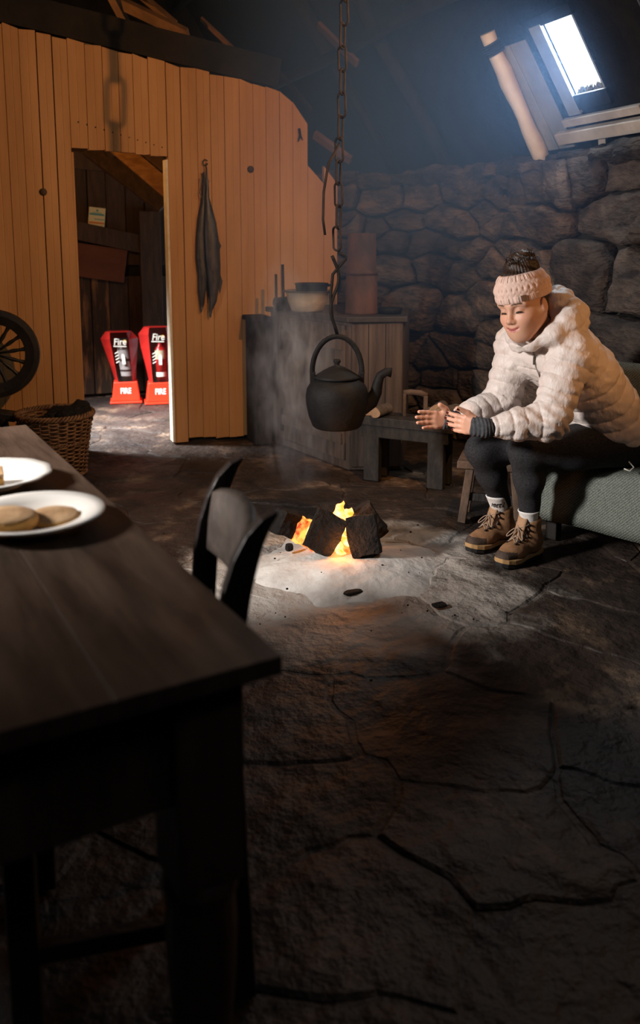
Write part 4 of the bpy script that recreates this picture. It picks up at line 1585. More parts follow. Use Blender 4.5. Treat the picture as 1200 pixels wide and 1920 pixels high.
f1 = empty('smoked_fish', (1.325, FY - 0.03, 1.68))
tag(f1, 'long black smoked fish hanging on the painted partition', 'fish', 'fish drying on the partition')
mb = fish_body([(0.0, 0, 0.0), (0.0, 0, -0.06), (0.004, 0, -0.12), (0.0, 0, -0.18), (0.008, 0, -0.24), (0.016, -0.004, -0.33), (0.024, -0.006, -0.45), (0.030, -0.006, -0.57), (0.034, -0.004, -0.66), (0.030, 0, -0.74), (0.024, 0, -0.80), (0.012, 0, -0.86), (0.006, 0, -0.90)],
               [0.004, 0.006, 0.010, 0.016, 0.024, 0.036, 0.044, 0.046, 0.040, 0.032, 0.024, 0.012, 0.005], 0.032)
mb.noise(0.007, 22, 2)
mb.build('body', MAT['fish'], f1, smooth=True)
MB().tube([(-0.004, 0, 0.02), (0.001, 0, -0.05), (0.004, 0, -0.14)], 0.0028, 6).build('string', MAT['iron'], f1)
MB().add([(0.055, 0.0, -0.40), (0.085, 0.004, -0.47), (0.078, 0.0, -0.475), (0.060, 0.004, -0.55), (0.06, -0.008, -0.48)], [(0, 1, 2, 4), (4, 2, 3)]).build('fin', MAT['fish'], f1)
MB().add([(0.060, -0.002, -0.60), (0.088, 0.002, -0.68), (0.070, 0.0, -0.76), (0.052, -0.006, -0.70)], [(0, 1, 2, 3)]).build('fin', MAT['fish'], f1)
f2 = empty('smoked_fish', (1.300, FY - 0.020, 1.60))
tag(f2, 'shorter black smoked fish overlapped at the left, with split tail', 'fish', 'fish drying on the partition')
mb = fish_body([(0.012, 0, 0.05), (0.010, 0, -0.05), (0.006, 0, -0.13), (-0.004, 0, -0.22), (-0.012, 0, -0.34), (-0.014, 0, -0.46), (-0.010, 0, -0.56), (-0.014, 0, -0.66), (-0.016, 0, -0.74), (-0.024, 0, -0.79)],
               [0.004, 0.008, 0.012, 0.024, 0.030, 0.031, 0.027, 0.022, 0.013, 0.003], 0.024)
mb.noise(0.006, 22, 5)
mb.build('body', MAT['fish'], f2, smooth=True)
for (a, b) in (((0.004, -0.004, -0.02), (-0.020, -0.01, -0.07)), ((-0.020, -0.01, -0.07), (-0.002, -0.008, -0.11)), ((0.018, -0.012, -0.035), (0.042, -0.016, 0.0)), ((-0.005, -0.01, 0.02), (-0.012, -0.012, -0.03))):
    MB().tube([a, b], [0.0035, 0.002], 5).build('gill_bone', MAT['fish'], f2)
# dark forked hook at the right end of the partition
o = MB().tube([(1.925, PY - 0.01, 1.93), (1.93, PY - 0.02, 1.89), (1.915, PY - 0.02, 1.85)], [0.008, 0.007, 0.003], 6).tube([(1.93, PY - 0.02, 1.89), (1.945, PY - 0.02, 1.86)], [0.006, 0.002], 6).build('bent_nail_hook', MAT['iron'], smooth=True)
tag(o, 'small dark forked hook near the clipped right end of the partition', 'hook')

# ---- fire extinguishers in covers on stands
def extinguisher(loc, rz, lean, n, tall):
    st_ = empty('extinguisher_stand', (loc[0], loc[1], 0), rz)
    tag(st_, ('left' if n == 0 else 'right') + ' red moulded stand reading FIRE in the passage', 'stand')
    h = 0.165

    def frus(x0, x1, y0, y1, z0, z1, cx=0.0):
        vs_ = [(-x0, -y0, z0), (x0, -y0, z0), (x0, y0, z0), (-x0, y0, z0), (-x1 + cx, -y1, z1), (x1 + cx, -y1, z1), (x1 + cx, y1, z1), (-x1 + cx, y1, z1)]
        return MB().add(vs_, [(3, 2, 1, 0), (4, 5, 6, 7), (0, 1, 5, 4), (1, 2, 6, 5), (2, 3, 7, 6), (3, 0, 4, 7)])
    frus(0.108, 0.088, 0.085, 0.070, 0.016, h).build('body', MAT['red_stand'], st_, bevel=0.006)
    frus(0.122, 0.120, 0.098, 0.096, 0.0, 0.016).build('foot', MAT['red_stand'], st_, bevel=0.004)
    ang = math.atan2(0.015, h - 0.016)
    text_mesh('lettering', 'FIRE', MAT['white'], st_, face_matrix((0.0, -0.0795, 0.095), (1, 0, 0), (0, math.sin(ang), math.cos(ang))), 0.062, 0.0016, 0, 0.74)
    cv = empty('extinguisher_cover', (loc[0], loc[1], h), rz)
    tag(cv, ('left' if n == 0 else 'right') + ' red vinyl extinguisher cover with a clear front reading Fire', 'cover')
    H_ = tall
    sk = lean
    # outline: narrow at the foot, widest at the shoulders; wings fold back from a flat front
    lv = [(0.0, 0.080, 0.055), (0.12, 0.100, 0.060), (0.26, 0.128, 0.066), (H_ - 0.055, 0.142, 0.070), (H_, 0.098, 0.062)]
    def ring(z, w, fw):
        x0 = sk * z
        return [Vector((x0 - w, 0.03, z)), Vector((x0 - fw, -0.062, z)), Vector((x0 + fw, -0.062, z)), Vector((x0 + w, 0.03, z)), Vector((x0 + w * 0.7, 0.075, z)), Vector((x0 - w * 0.7, 0.075, z))]
    rs = [ring(*q) for q in lv]
    for nm, cols, m in (('side_panel', (0, 1), 'red'), ('side_panel', (2, 3), 'red')):
        mb = MB()
        for a, b in zip(rs[:-1], rs[1:]):
            mb.add([a[cols[0]], a[cols[1]], b[cols[1]], b[cols[0]]], [(0, 1, 2, 3)])
        mb.build(nm, MAT[m], cv)
    mb = MB()
    for a, b in zip(rs[:-1], rs[1:]):
        mb.add([a[3], a[4], b[4], b[3]], [(0, 1, 2, 3)]).add([a[4], a[5], b[5], b[4]], [(0, 1, 2, 3)]).add([a[5], a[0], b[0], b[5]], [(0, 1, 2, 3)])
    mb.add(rs[-1], [tuple(range(6))]).add(rs[0], [tuple(reversed(range(6)))])
    mb.build('back_panel', MAT['red'], cv)
    mb = MB()
    for a, b in zip(rs[:-1], rs[1:]):
        mb.add([a[1] + Vector((0, 0.018, 0)), a[2] + Vector((0, 0.018, 0)), b[2] + Vector((0, 0.018, 0)), b[1] + Vector((0, 0.018, 0))], [(0, 1, 2, 3)])
    if n == 0:
        pass
    mb = MB()
    for a, b in zip(rs[:-1], rs[1:]):
        mb.add([a[1], a[2], b[2], b[1]], [(0, 1, 2, 3)])
    mb.build('clear_window', MAT['clear'], cv)
    # prints on the window
    def fm(x, z):
        return face_matrix((sk * z + x, -0.0635, z), (1, 0, 0), (sk, 0, 1))
    text_mesh('lettering', 'Fire', MAT['white'], cv, fm(0.0, H_ - 0.075), 0.072, 0.0012, 0.22, 0.85)
    MB().add([fm(0, H_ - 0.11) @ Vector(p) for p in ((-0.050, 0.0, 0), (0.045, -0.004, 0), (0.045, 0.004, 0), (-0.050, 0.008, 0))], [(0, 1, 2, 3)]).build('underline', MAT['white'], cv)
    for k in range(4):
        MB().add([fm(-0.035, 0.155 + 0.024 * k) @ Vector(p) for p in ((-0.013, -0.009, 0), (0.013, 0.005, 0), (0.013, 0.013, 0), (-0.013, -0.001, 0))], [(0, 1, 2, 3)]).build('stripe', MAT['white'], cv)
    MB().add([fm(0.010, 0.175) @ Vector(p) for p in ((-0.012, -0.038, 0), (0.012, -0.038, 0), (0.012, 0.030, 0), (0.004, 0.044, 0), (-0.004, 0.044, 0), (-0.012, 0.030, 0))], [tuple(range(6))]).build('pictogram', MAT['white'], cv)
    # the extinguisher inside
    ex = empty('fire_extinguisher', (loc[0], loc[1], h + 0.002), rz)
    tag(ex, ('left' if n == 0 else 'right') + ' red extinguisher cylinder inside its clear fronted cover', 'extinguisher')
    r_ = 0.047
    cx = 0.012 if n else 0.014
    SH = Matrix(((1, 0, sk), (0, 1, 0), (0, 0, 1)))
    xform(MB().lathe([(0.0, 0.0), (r_, 0.0), (r_, 0.235), (r_ * 0.8, 0.262), (r_ * 0.35, 0.28), (r_ * 0.35, 0.30), (0, 0.30)], 24, (cx, 0.0, 0)), SH).build('cylinder', MAT['red_body'] if n else MAT['window_dark'], ex, smooth=True)
    lab = 'cream' if n else 'grey_print'
    def band(z0, z1, m):
        P = []
        for i in range(9):
            a = math.radians(-90 - 60 + 120 * i / 8)
            P.append([SH @ Vector((cx + (r_ + 0.001) * math.cos(a), (r_ + 0.001) * math.sin(a), z)) for z in (z0, z1)])
        MB().grid(P).build('label_band', MAT[m], ex, smooth=True)
    band(0.175, 0.245, lab)
    band(0.040, 0.075, 'white' if n else 'grey_print')
    if n == 0:
        band(0.09, 0.155, 'grey_print')
    xform(MB().box((cx, 0, 0.31), (0.03, 0.03, 0.03)).box((cx + 0.015, -0.01, 0.327), (0.09, 0.018, 0.010)), SH).build('valve_handle', MAT['black'], ex)
    xform(MB().lathe([(0.0, 0), (0.014, 0), (0.014, 0.004), (0.0, 0.004)], 16, (cx + 0.025, -0.045, H_ - 0.075), rot('X', 90)), SH).build('yellow_tag', MAT['yellow'], ex)


extinguisher((1.055, 6.66), math.radians(-10), -0.11, 0, 0.385)
extinguisher((1.295, 6.53), math.radians(-8), -0.02, 1, 0.425)

# ---- card pinned to the passage planks
cd = empty('notice_card', (0.92, BY - 0.030, 1.42))
tag(cd, 'small cream notice card pinned to the dark planks in the passage', 'notice')
cd.rotation_euler = (0, math.radians(6), 0)
MB().box((0, 0.006, 0), (0.125, 0.004, 0.155)).build('card', MAT['paper'], cd)
for (x, z, w, h, m) in ((0, 0.025, 0.11, 0.014, 'teal'), (0.02, -0.012, 0.075, 0.006, 'teal'), (0, -0.040, 0.115, 0.013, 'orange'), (0, 0.055, 0.016, 0.014, 'teal'), (0, 0.038, 0.07, 0.004, 'teal')):
    MB().box((x, 0.003, z), (w, 0.002, h)).build('print_bar', MAT[m], cd)
for x in (-0.04, 0, 0.04):
    MB().box((x, 0.003, -0.064), (0.014, 0.002, 0.010)).build('print_bar', MAT['grey_print'], cd)
o = MB().tube([(1.405, 6.40, 0.35), (1.40, 6.40, 0.9), (1.395, 6.40, 1.22), (1.41, 6.40, 1.28), (1.44, 6.40, 1.30)], 0.006, 6).build('electric_cable', MAT['black'], smooth=True)
tag(o, 'black cable running down beside the passage post', 'cable')

# ---- warm spot lamp above the frame: lights the boards and throws the chain's shadow on them
lp_ = empty('spot_lamp', (1.77, 2.17, 2.36))
tag(lp_, 'small black warm spot lamp hanging from the roof', 'lamp')
aim = (Vector((1.15, 5.12, 0.75)) - Vector((1.77, 2.17, 2.36))).normalized()
ra_ = Matrix(frame(aim)).transposed()
MB().tube([(0, 0, 0.05), (0, 0, 1.4)], 0.004, 6).build('cord', MAT['black'], lp_)
MB().lathe([(0.0, -0.07), (0.03, -0.07), (0.045, 0.0), (0.048, 0.05), (0.045, 0.05), (0.040, 0.0), (0.02, -0.05), (0.0, -0.05)], 20, (0, 0, 0), ra_).build('shade', MAT['black'], lp_, smooth=True)
xform(MB().lathe([(0.0, -0.035), (0.02, -0.03), (0.024, -0.005), (0.0, 0.008)], 16), ra_).build('bulb', MAT['glow'], lp_, smooth=True)
sl_ = bpy.data.lights.new('spot_lamp_light', 'SPOT')
sl_.energy = 135
sl_.color = (1.0, 0.50, 0.17)
sl_.spot_size = math.radians(98)
sl_.spot_blend = 0.6
sl_.shadow_soft_size = 0.011
so_ = bpy.data.objects.new('spot_lamp_light', sl_)
COL.objects.link(so_)
so_.location = Vector((1.77, 2.17, 2.36)) + aim * 0.06
so_.rotation_euler = aim.to_track_quat('-Z', 'Y').to_euler()

# ---- added warm fill light, modelled as a lantern right of the frame
wlp = empty('added_lantern', (2.33, 1.72, 1.22))
tag(wlp, 'added warm fill light modelled as a small lantern right of the view', 'lamp')
MB().lathe([(0.0, -0.09), (0.085, -0.085), (0.09, -0.070), (0.05, -0.075), (0.0, -0.07)], 28).build('base', MAT['black'], wlp, smooth=True)  # broad base keeps the added fill off the floor
MB().lathe([(0.055, 0.075), (0.04, 0.10), (0.015, 0.12), (0.0, 0.12)], 20).build('cap', MAT['black'], wlp, smooth=True)
for k in range(4):
    a = math.pi / 4 + k * math.pi / 2
    MB().tube([(0.048 * math.cos(a), 0.048 * math.sin(a), -0.08), (0.048 * math.cos(a), 0.048 * math.sin(a), 0.08)], 0.003, 6).build('bar', MAT['black'], wlp)
MB().lathe([(0.0, -0.07), (0.012, -0.065), (0.016, -0.045), (0.0, -0.015)], 14).build('lantern_glow', MAT['glow'], wlp, smooth=True)
MB().tube([(0, 0, 0.12), (0, 0, 1.6)], 0.003, 6).build('cord', MAT['black'], wlp)
point('added_fill_light', (2.33, 1.72, 1.23), 14.0, (1.0, 0.45, 0.13), 0.02)

# ---- warm lamp inside the passage, hidden by the partition
psl = empty('passage_lamp', (0.30, 5.42, 1.95))
tag(psl, 'small warm lamp inside the passage on the back of the partition', 'lamp')
MB().box((0, -0.21, 0.0), (0.10, 0.03, 0.14)).build('backplate', MAT['black'], psl, bevel=0.004)
MB().tube([(0, -0.195, 0.03), (0, -0.10, 0.06), (0, -0.04, 0.05)], 0.007, 8).build('arm', MAT['black'], psl, smooth=True)
MB().lathe([(0.0, -0.03), (0.022, -0.025), (0.034, 0.0), (0.030, 0.03), (0.016, 0.05), (0.0, 0.052)], 16, (0, -0.04, 0.0)).build('bulb', MAT['glow'], psl, smooth=True)
point('passage_lamp_light', (0.30, 5.47, 1.93), 20.0, (1.0, 0.47, 0.15), 0.03)

# ================================================================== the seated woman
class Field:
    """a signed distance field on a grid, meshed with surface nets"""

    def __init__(self, lo, hi, h):
        self.h = h
        self.lo = np.array(lo, float)
        self.n = np.ceil((np.array(hi) - self.lo) / h).astype(int) + 1
        self.ax = [(self.lo[i] + h * np.arange(self.n[i])).astype(np.float32) for i in range(3)]
        self.d = np.full(self.n, 1.0, np.float32)

    def _sl(self, lo, hi):
        a = np.clip(np.floor((np.array(lo) - self.lo) / self.h).astype(int), 0, self.n)
        b = np.clip(np.ceil((np.array(hi) - self.lo) / self.h).astype(int) + 1, 0, self.n)
        return tuple(slice(i, j) for i, j in zip(a, b))

    def _apply(self, sl, e, k, sub=False):
        d = self.d[sl]
        if sub:
            e = -e
            h = np.maximum(k - np.abs(d - e), 0) / k
            self.d[sl] = np.maximum(d, e) + h * h * k * 0.25
        else:
            h = np.maximum(k - np.abs(d - e), 0) / k
            self.d[sl] = np.minimum(d, e) - h * h * k * 0.25

    def cone(self, a, b, ra, rb, k=0.02, sub=False):
        a, b = np.array(a, float), np.array(b, float)
        r = max(ra, rb) + k + 2 * self.h + 0.012
        sl = self._sl(np.minimum(a, b) - r, np.maximum(a, b) + r)
        if any(s.stop <= s.start for s in sl):
            return self
        X, Y, Z = np.meshgrid(*[self.ax[i][sl[i]] for i in range(3)], indexing='ij', sparse=True)
        ab = b - a
        L2 = max(float(ab @ ab), 1e-9)
        t = np.clip(((X - a[0]) * ab[0] + (Y - a[1]) * ab[1] + (Z - a[2]) * ab[2]) / L2, 0, 1)
        e = np.sqrt((X - a[0] - t * ab[0]) ** 2 + (Y - a[1] - t * ab[1]) ** 2 + (Z - a[2] - t * ab[2]) ** 2) - (ra + (rb - ra) * t)
        self._apply(sl, e.astype(np.float32), k, sub)
        return self

    def ball(self, c, r, k=0.02, sub=False):
        return self.cone(c, c, r, r, k, sub)

    def ell(self, c, rad, ax=None, k=0.02, sub=False):
        c, rad = np.array(c, float), np.array(rad, float)
        A = np.array(ax, float) if ax is not None else np.eye(3)     # rows: axes
        r = rad.max() + k + 2 * self.h + 0.012
        sl = self._sl(c - r, c + r)
        if any(s.stop <= s.start for s in sl):
            return self
        X, Y, Z = np.meshgrid(*[self.ax[i][sl[i]] - c[i] for i in range(3)], indexing='ij', sparse=True)
        q = [(A[i][0] * X + A[i][1] * Y + A[i][2] * Z) for i in range(3)]
        k0 = np.sqrt(sum((q[i] / rad[i]) ** 2 for i in range(3)))
        k1 = np.sqrt(sum((q[i] / rad[i] ** 2) ** 2 for i in range(3)))
        e = k0 * (k0 - 1) / np.maximum(k1, 1e-6)
        self._apply(sl, e.astype(np.float32), k, sub)
        return self

    def mesh(self):
        d = self.d
        s = d < 0
        # active cells
        c = s[:-1, :-1, :-1]
        act = np.zeros(c.shape, bool)
        for i in (0, 1):
            for j in (0, 1):
                for k in (0, 1):
                    if i or j or k:
                        act |= c != s[i:s.shape[0] - 1 + i, j:s.shape[1] - 1 + j, k:s.shape[2] - 1 + k]
        idx = np.argwhere(act)
        ids = np.full(c.shape, -1, np.int32)
        ids[act] = np.arange(len(idx))
        # vertex: mean of edge crossings
        acc = np.zeros((len(idx), 3))
        cnt = np.zeros(len(idx))
        corner = {}
        for i in (0, 1):
            for j in (0, 1):
                for k in (0, 1):
                    corner[(i, j, k)] = d[idx[:, 0] + i, idx[:, 1] + j, idx[:, 2] + k].astype(float)
        for a in corner:
            for axis in range(3):
                if a[axis] == 0:
                    b = list(a)
                    b[axis] = 1
                    b = tuple(b)
                    va, vb = corner[a], corner[b]
                    m = (va < 0) != (vb < 0)
                    t = np.where(m, va / np.where(m, va - vb, 1), 0)
                    p = np.array(a, float)[None, :].repeat(len(idx), 0)
                    p[:, axis] += t
                    acc[m] += p[m]
                    cnt[m] += 1
        V = self.lo + self.h * (idx + acc / cnt[:, None])
        F = []
        for axis in range(3):
            u, v = (axis + 1) % 3, (axis + 2) % 3
            sh = [slice(None)] * 3
            sh2 = [slice(None)] * 3
            sh[axis] = slice(0, -1)
            sh2[axis] = slice(1, None)
            a, b = s[tuple(sh)], s[tuple(sh2)]
            e = np.argwhere(a != b)
            e = e[(e[:, u] > 0) & (e[:, v] > 0) & (e[:, u] < s.shape[u] - 1) & (e[:, v] < s.shape[v] - 1)]
            flip = a[e[:, 0], e[:, 1], e[:, 2]]
            q = []
            for (du, dv) in ((-1, -1), (0, -1), (0, 0), (-1, 0)):
                c_ = e.copy()
                c_[:, u] += du
                c_[:, v] += dv
                q.append(ids[c_[:, 0], c_[:, 1], c_[:, 2]])
            q = np.stack(q, 1)
            q[~flip] = q[~flip][:, ::-1]
            F.append(q)
        return V, np.concatenate(F)


def smooth_verts(V, F, it=1, lam=0.5):
    for _ in range(it):
        acc = np.zeros_like(V)
        cnt = np.zeros(len(V))
        for i in range(4):
            a, b = F[:, i], F[:, (i + 1) % 4]
            np.add.at(acc, a, V[b]); np.add.at(acc, b, V[a])
            np.add.at(cnt, a, 1); np.add.at(cnt, b, 1)
        V = V + lam * (acc / np.maximum(cnt, 1)[:, None] - V)
    return V


def normals(V, F):
    n = np.cross(V[F[:, 2]] - V[F[:, 0]], V[F[:, 3]] - V[F[:, 1]])
    N = np.zeros_like(V)
    for i in range(4):
        np.add.at(N, F[:, i], n)
    return N / np.maximum(np.linalg.norm(N, axis=1), 1e-12)[:, None]


def np_obj(name, V, F, mat, parent=None, origin=None):
    me = bpy.data.meshes.new(name)
    if origin is not None:
        V = V - np.array(origin)
    me.vertices.add(len(V))
    me.vertices.foreach_set('co', V.astype(np.float32).ravel())
    me.loops.add(F.size)
    me.loops.foreach_set('vertex_index', F.astype(np.int32).ravel())
    me.polygons.add(len(F))
    me.polygons.foreach_set('loop_start', np.arange(0, F.size, 4, dtype=np.int32))
    me.polygons.foreach_set('loop_total', np.full(len(F), 4, np.int32))
    me.update(calc_edges=True)
    me.validate()
    me.polygons.foreach_set('use_smooth', [True] * len(me.polygons))
    me.materials.append(mat)
    o = bpy.data.objects.new(name, me)
    COL.objects.link(o)
    if parent:
        o.parent = parent
    return o


def seg_param(V, pts):
    """nearest point on a polyline: distance, arc length, and segment axis"""
    best = np.full(len(V), 1e9)
    arc = np.zeros(len(V))
    s0 = 0.0
    for a, b in zip(pts[:-1], pts[1:]):
        a, b = np.array(a), np.array(b)
        ab = b - a
        L = np.linalg.norm(ab)
        t = np.clip((V - a) @ ab / L ** 2, 0, 1)
        dd = np.linalg.norm(V - a - t[:, None] * ab, axis=1)
        m = dd < best
        best[m] = dd[m]
        arc[m] = s0 + t[m] * L
        s0 += L
    return best, arc


def nz3(V, f, seed=0.0):
    """cheap smooth vector-free noise"""
    x, y, z = (V * f + seed).T
    return (np.sin(x + 1.7 * np.sin(y * 0.9 + seed)) * np.cos(y * 1.1 + 1.3 * np.sin(z)) + np.sin(z * 1.3 + 1.1 * np.sin(x * 0.8)) * 0.6) / 1.6


v3 = lambda *a: np.array(a, float)
# joints
HIPC = v3(2.285, 2.64, 0.485)
LH, RH = v3(2.295, 2.555, 0.470), v3(2.275, 2.725, 0.470)
LK, RK = v3(1.912, 2.640, 0.452), v3(1.818, 2.795, 0.432)
LA, RA = v3(1.985, 2.700, 0.125), v3(1.970, 2.870, 0.125)
SP1, SP2 = v3(2.235, 2.635, 0.60), v3(2.135, 2.63, 0.735)
CH_ = v3(2.035, 2.63, 0.825)
LS, RS_ = v3(1.985, 2.495, 0.845), v3(1.945, 2.765, 0.850)
NB = v3(1.955, 2.615, 0.905)
LE, RE = v3(1.880, 2.462, 0.612), v3(1.880, 2.770, 0.615)
LW, RW = v3(1.650, 2.515, 0.592), v3(1.640, 2.725, 0.580)
# head frame
HO = v3(1.836, 2.577, 1.020)
yaw = math.atan2(-0.40, -0.915)
pit = math.radians(-16)
hf = v3(math.cos(yaw) * math.cos(pit), math.sin(yaw) * math.cos(pit), math.sin(pit))
hl = v3(-math.sin(yaw), math.cos(yaw), 0)
hu = np.cross(hf, hl)
roll = math.radians(8)
hl, hu = hl * math.cos(roll) + hu * math.sin(roll), hu * math.cos(roll) - hl * math.sin(roll)
HA = np.array([hf, hl, hu])


def hp_(x, y, z):
    return HO + hf * x + hl * y + hu * z


def build_body():
    F_ = Field((1.44, 2.36, 0.0), (2.46, 2.98, 1.24), 0.0034)
    e = lambda c, r, k=0.02, sub=False: F_.ell(hp_(*c), r, HA, k, sub)
    cn = lambda a, b, ra, rb, k=0.02, sub=False: F_.cone(hp_(*a), hp_(*b), ra, rb, k, sub)
    # cranium and face mask
    e((-0.012, 0, 0.052), (0.098, 0.076, 0.088))
    e((0.030, 0, -0.026), (0.063, 0.063, 0.080), 0.05)
    for s in (-1, 1):
        cn((0.004, 0.056 * s, -0.036), (0.064, 0.024 * s, -0.088), 0.020, 0.020, 0.04)      # jaw
        e((0.064, 0.037 * s, -0.030), (0.030, 0.026, 0.024), 0.025)                          # cheek
        cn((0.088, 0.014 * s, 0.026), (0.072, 0.050 * s, 0.028), 0.011, 0.010, 0.02)         # brow
    e((0.076, 0, -0.096), (0.019, 0.020, 0.018), 0.03)                                        # chin
    e((0.082, 0, -0.058), (0.022, 0.034, 0.030), 0.03)                                        # muzzle
    for s in (-1, 1):
        e((0.104, 0.032 * s, 0.008), (0.020, 0.019, 0.012), 0.014, True)                     # socket
        e((0.0795, 0.0315 * s, 0.004), (0.0150, 0.0150, 0.0130), 0.005)                      # lid over the eye
    cn((0.092, 0, 0.016), (0.112, 0, -0.024), 0.0070, 0.0090, 0.014)                          # nose bridge
    e((0.1125, 0, -0.0255), (0.0110, 0.0110, 0.0092), 0.008)                                    # nose tip
    for s in (-1, 1):
        e((0.105, 0.0125 * s, -0.031), (0.0095, 0.0070, 0.0070), 0.006)
    # smiling lips
    for y0, y1 in ((-1, 0), (0, 1)):
        for (za, zb, xx, r0, r1) in ((-0.0545, -0.0575, 0.0985, 0.0026, 0.0052), (-0.0560, -0.0665, 0.0965, 0.0026, 0.0056)):
            p = (0.079, 0.0285 * (y0 if y0 else y1), za + 0.009)
            q = (xx + 0.002, 0.004 * (y0 if y0 else y1), zb)
            cn(p, q, r0, r1, 0.006)
    cn((0.102, -0.022, -0.0555), (0.108, 0.0, -0.0620), 0.0022, 0.0026, 0.004, True)
    cn((0.108, 0.0, -0.0620), (0.102, 0.022, -0.0555), 0.0026, 0.0022, 0.004, True)
    for s in (-1, 1):                                                                          # ear
        e((0.000, 0.0800 * s, -0.008), (0.017, 0.0085, 0.028), 0.003)
        e((0.006, 0.0900 * s, -0.004), (0.008, 0.006, 0.014), 0.003, True)
    F_.cone(hp_(-0.020, 0, -0.03), NB + v3(0.01, 0, -0.02), 0.052, 0.056, 0.04)               # neck
    # torso and limbs (mostly under the clothes)
    F_.cone(HIPC, SP1, 0.115, 0.105, 0.05).cone(SP1, SP2, 0.105, 0.105, 0.05).cone(SP2, CH_, 0.105, 0.11, 0.05).cone(CH_, NB, 0.09, 0.05, 0.05)
    for S, E, W in ((LS, LE, LW), (RS_, RE, RW)):
        F_.cone(CH_ + (S - CH_) * 0.4, S, 0.07, 0.045, 0.04).cone(S, E, 0.042, 0.034, 0.03).cone(E, W, 0.034, 0.0225, 0.02)
    for H_, K, A in ((LH, LK, LA), (RH, RK, RA)):
        F_.cone(H_, K, 0.070, 0.042, 0.04).cone(K, K + (A - K) * 0.36 + v3(0.010, 0, 0), 0.042, 0.038, 0.02).cone(K + (A - K) * 0.36 + v3(0.010, 0, 0), A, 0.038, 0.024, 0.02)
        F_.cone(A, A + v3(-0.10, -0.03, -0.07), 0.030, 0.022, 0.03)
    # hands
    nails = []

    def hand(W, Fv, Nv, curl, spread, side, thumb, lens, splay=0.0):
        Fv = Fv / np.linalg.norm(Fv)
        Nv = Nv - Fv * (Nv @ Fv)
        Nv /= np.linalg.norm(Nv)                      # out of the palm
        Uv = np.cross(Fv, Nv) * side                  # towards the thumb
        K = W + Fv * 0.078
        # palm as a fan of short cones
        for u, L in ((0.024, 0.076), (0.008, 0.080), (-0.008, 0.077), (-0.023, 0.070)):
            F_.cone(W + Uv * u * 0.55 + Fv * 0.006, W + Uv * u + Fv * L, 0.0140, 0.0108, 0.012)
        F_.cone(W + Uv * 0.012 + Fv * 0.012 + Nv * 0.004, W + Uv * 0.027 + Fv * 0.045 + Nv * 0.007, 0.014, 0.011, 0.012)   # thumb mount
        for i, (u, L) in enumerate(zip((0.0265, 0.0090, -0.0085, -0.0250), lens)):
            base = W + Uv * u + Fv * (0.078 - 0.10 * abs(u - 0.004) * abs(u - 0.004) * 12 - (0.006 if i == 3 else 0))
            dirv = Fv + Uv * (splay * (1.2 - i * 0.8)) 
            dirv /= np.linalg.norm(dirv)
            p = base
            r = 0.0092 if i < 3 else 0.0080
            ang = curl[i] * 0.25
            for seg, fr in enumerate((0.44, 0.31, 0.25)):
                d_ = dirv * math.cos(ang) + Nv * math.sin(ang)
                q = p + d_ * L * fr
                F_.cone(p, q, r, r * 0.92, 0.0035 if seg else 0.006)
                p = q
                r *= 0.90
                ang += curl[i] * (0.45 if seg == 0 else 0.35)
            nails.append((p - d_ * 0.004, d_, np.cross(d_, Uv * side) * 1.0, Nv, r, i))
        p = W + Uv * 0.020 + Fv * (0.020 if side > 0 else 0.034) + Nv * 0.006
        r = 0.0120
        for tv, L in thumb:
            d_ = Fv * tv[0] + Uv * tv[1] + Nv * tv[2]
            d_ /= np.linalg.norm(d_)
            q = p + d_ * L
            F_.cone(p, q, r, r * 0.88, 0.006)
            p = q
            r *= 0.88
        nails.append((p - d_ * 0.003, d_, None, Nv, r, 4))
    # right hand: palm to the camera and the left hand, fingers to the fire
    hand(RW, v3(-1.0, 0.02, 0.085), v3(-0.32, -0.93, 0.10), (0.10, 0.06, 0.10, 0.22), 0, 1, ((( 0.75, 0.75, 0.25), 0.034), ((0.9, 0.55, 0.1), 0.030)), (0.070, 0.078, 0.073, 0.058), 0.05)
    # left hand: back to the camera, fingers pointing in and away, thumb up
    hand(LW, v3(-0.66, 0.72, 0.06), v3(0.72, 0.66, 0.02), (0.35, 0.40, 0.45, 0.55), 0, -1, (((0.80, 0.62, -0.30), 0.046), ((0.85, 0.40, -0.55), 0.042)), (0.072, 0.078, 0.072, 0.058), 0.06)
    V, F = F_.mesh()
    V = smooth_verts(V, F, 1, 0.35)
    return V, F, nails


V, F, nails = build_body()
MAT['skin'], nt, pb = new_mat('skin')
at = nt.nodes.new('ShaderNodeVertexColor')
at.layer_name = 'tone'
lk(nt, at.outputs[0], pb.inputs['Base Color'])
pb.inputs['Roughness'].default_value = 0.48
pb.inputs['Specular IOR Level'].default_value = 0.35
pb.inputs['Subsurface Weight'].default_value = 0.12
pb.inputs['Subsurface Radius'].default_value = (0.02, 0.008, 0.004)
pb.inputs['Subsurface Scale'].default_value = 0.25
ORG = (2.28, 2.64, 0.0)
person = np_obj('person', V, F, MAT['skin'], None, ORG)
person.location = ORG
tag(person, 'seated woman in a cream puffer jacket leaning forward to warm her hands', 'person')
# skin colouring: lips, brows, lashes, warmer cheeks, darker lip line and eye sockets
hx, hy, hz = (V - HO) @ hf, (V - HO) @ hl, (V - HO) @ hu
tone = np.tile(np.array([0.60, 0.335, 0.225]), (len(V), 1))


def paint(mask, col):
    m = np.clip(mask, 0, 1)[:, None]
    global tone
    tone = tone * (1 - m) + np.array(col) * m


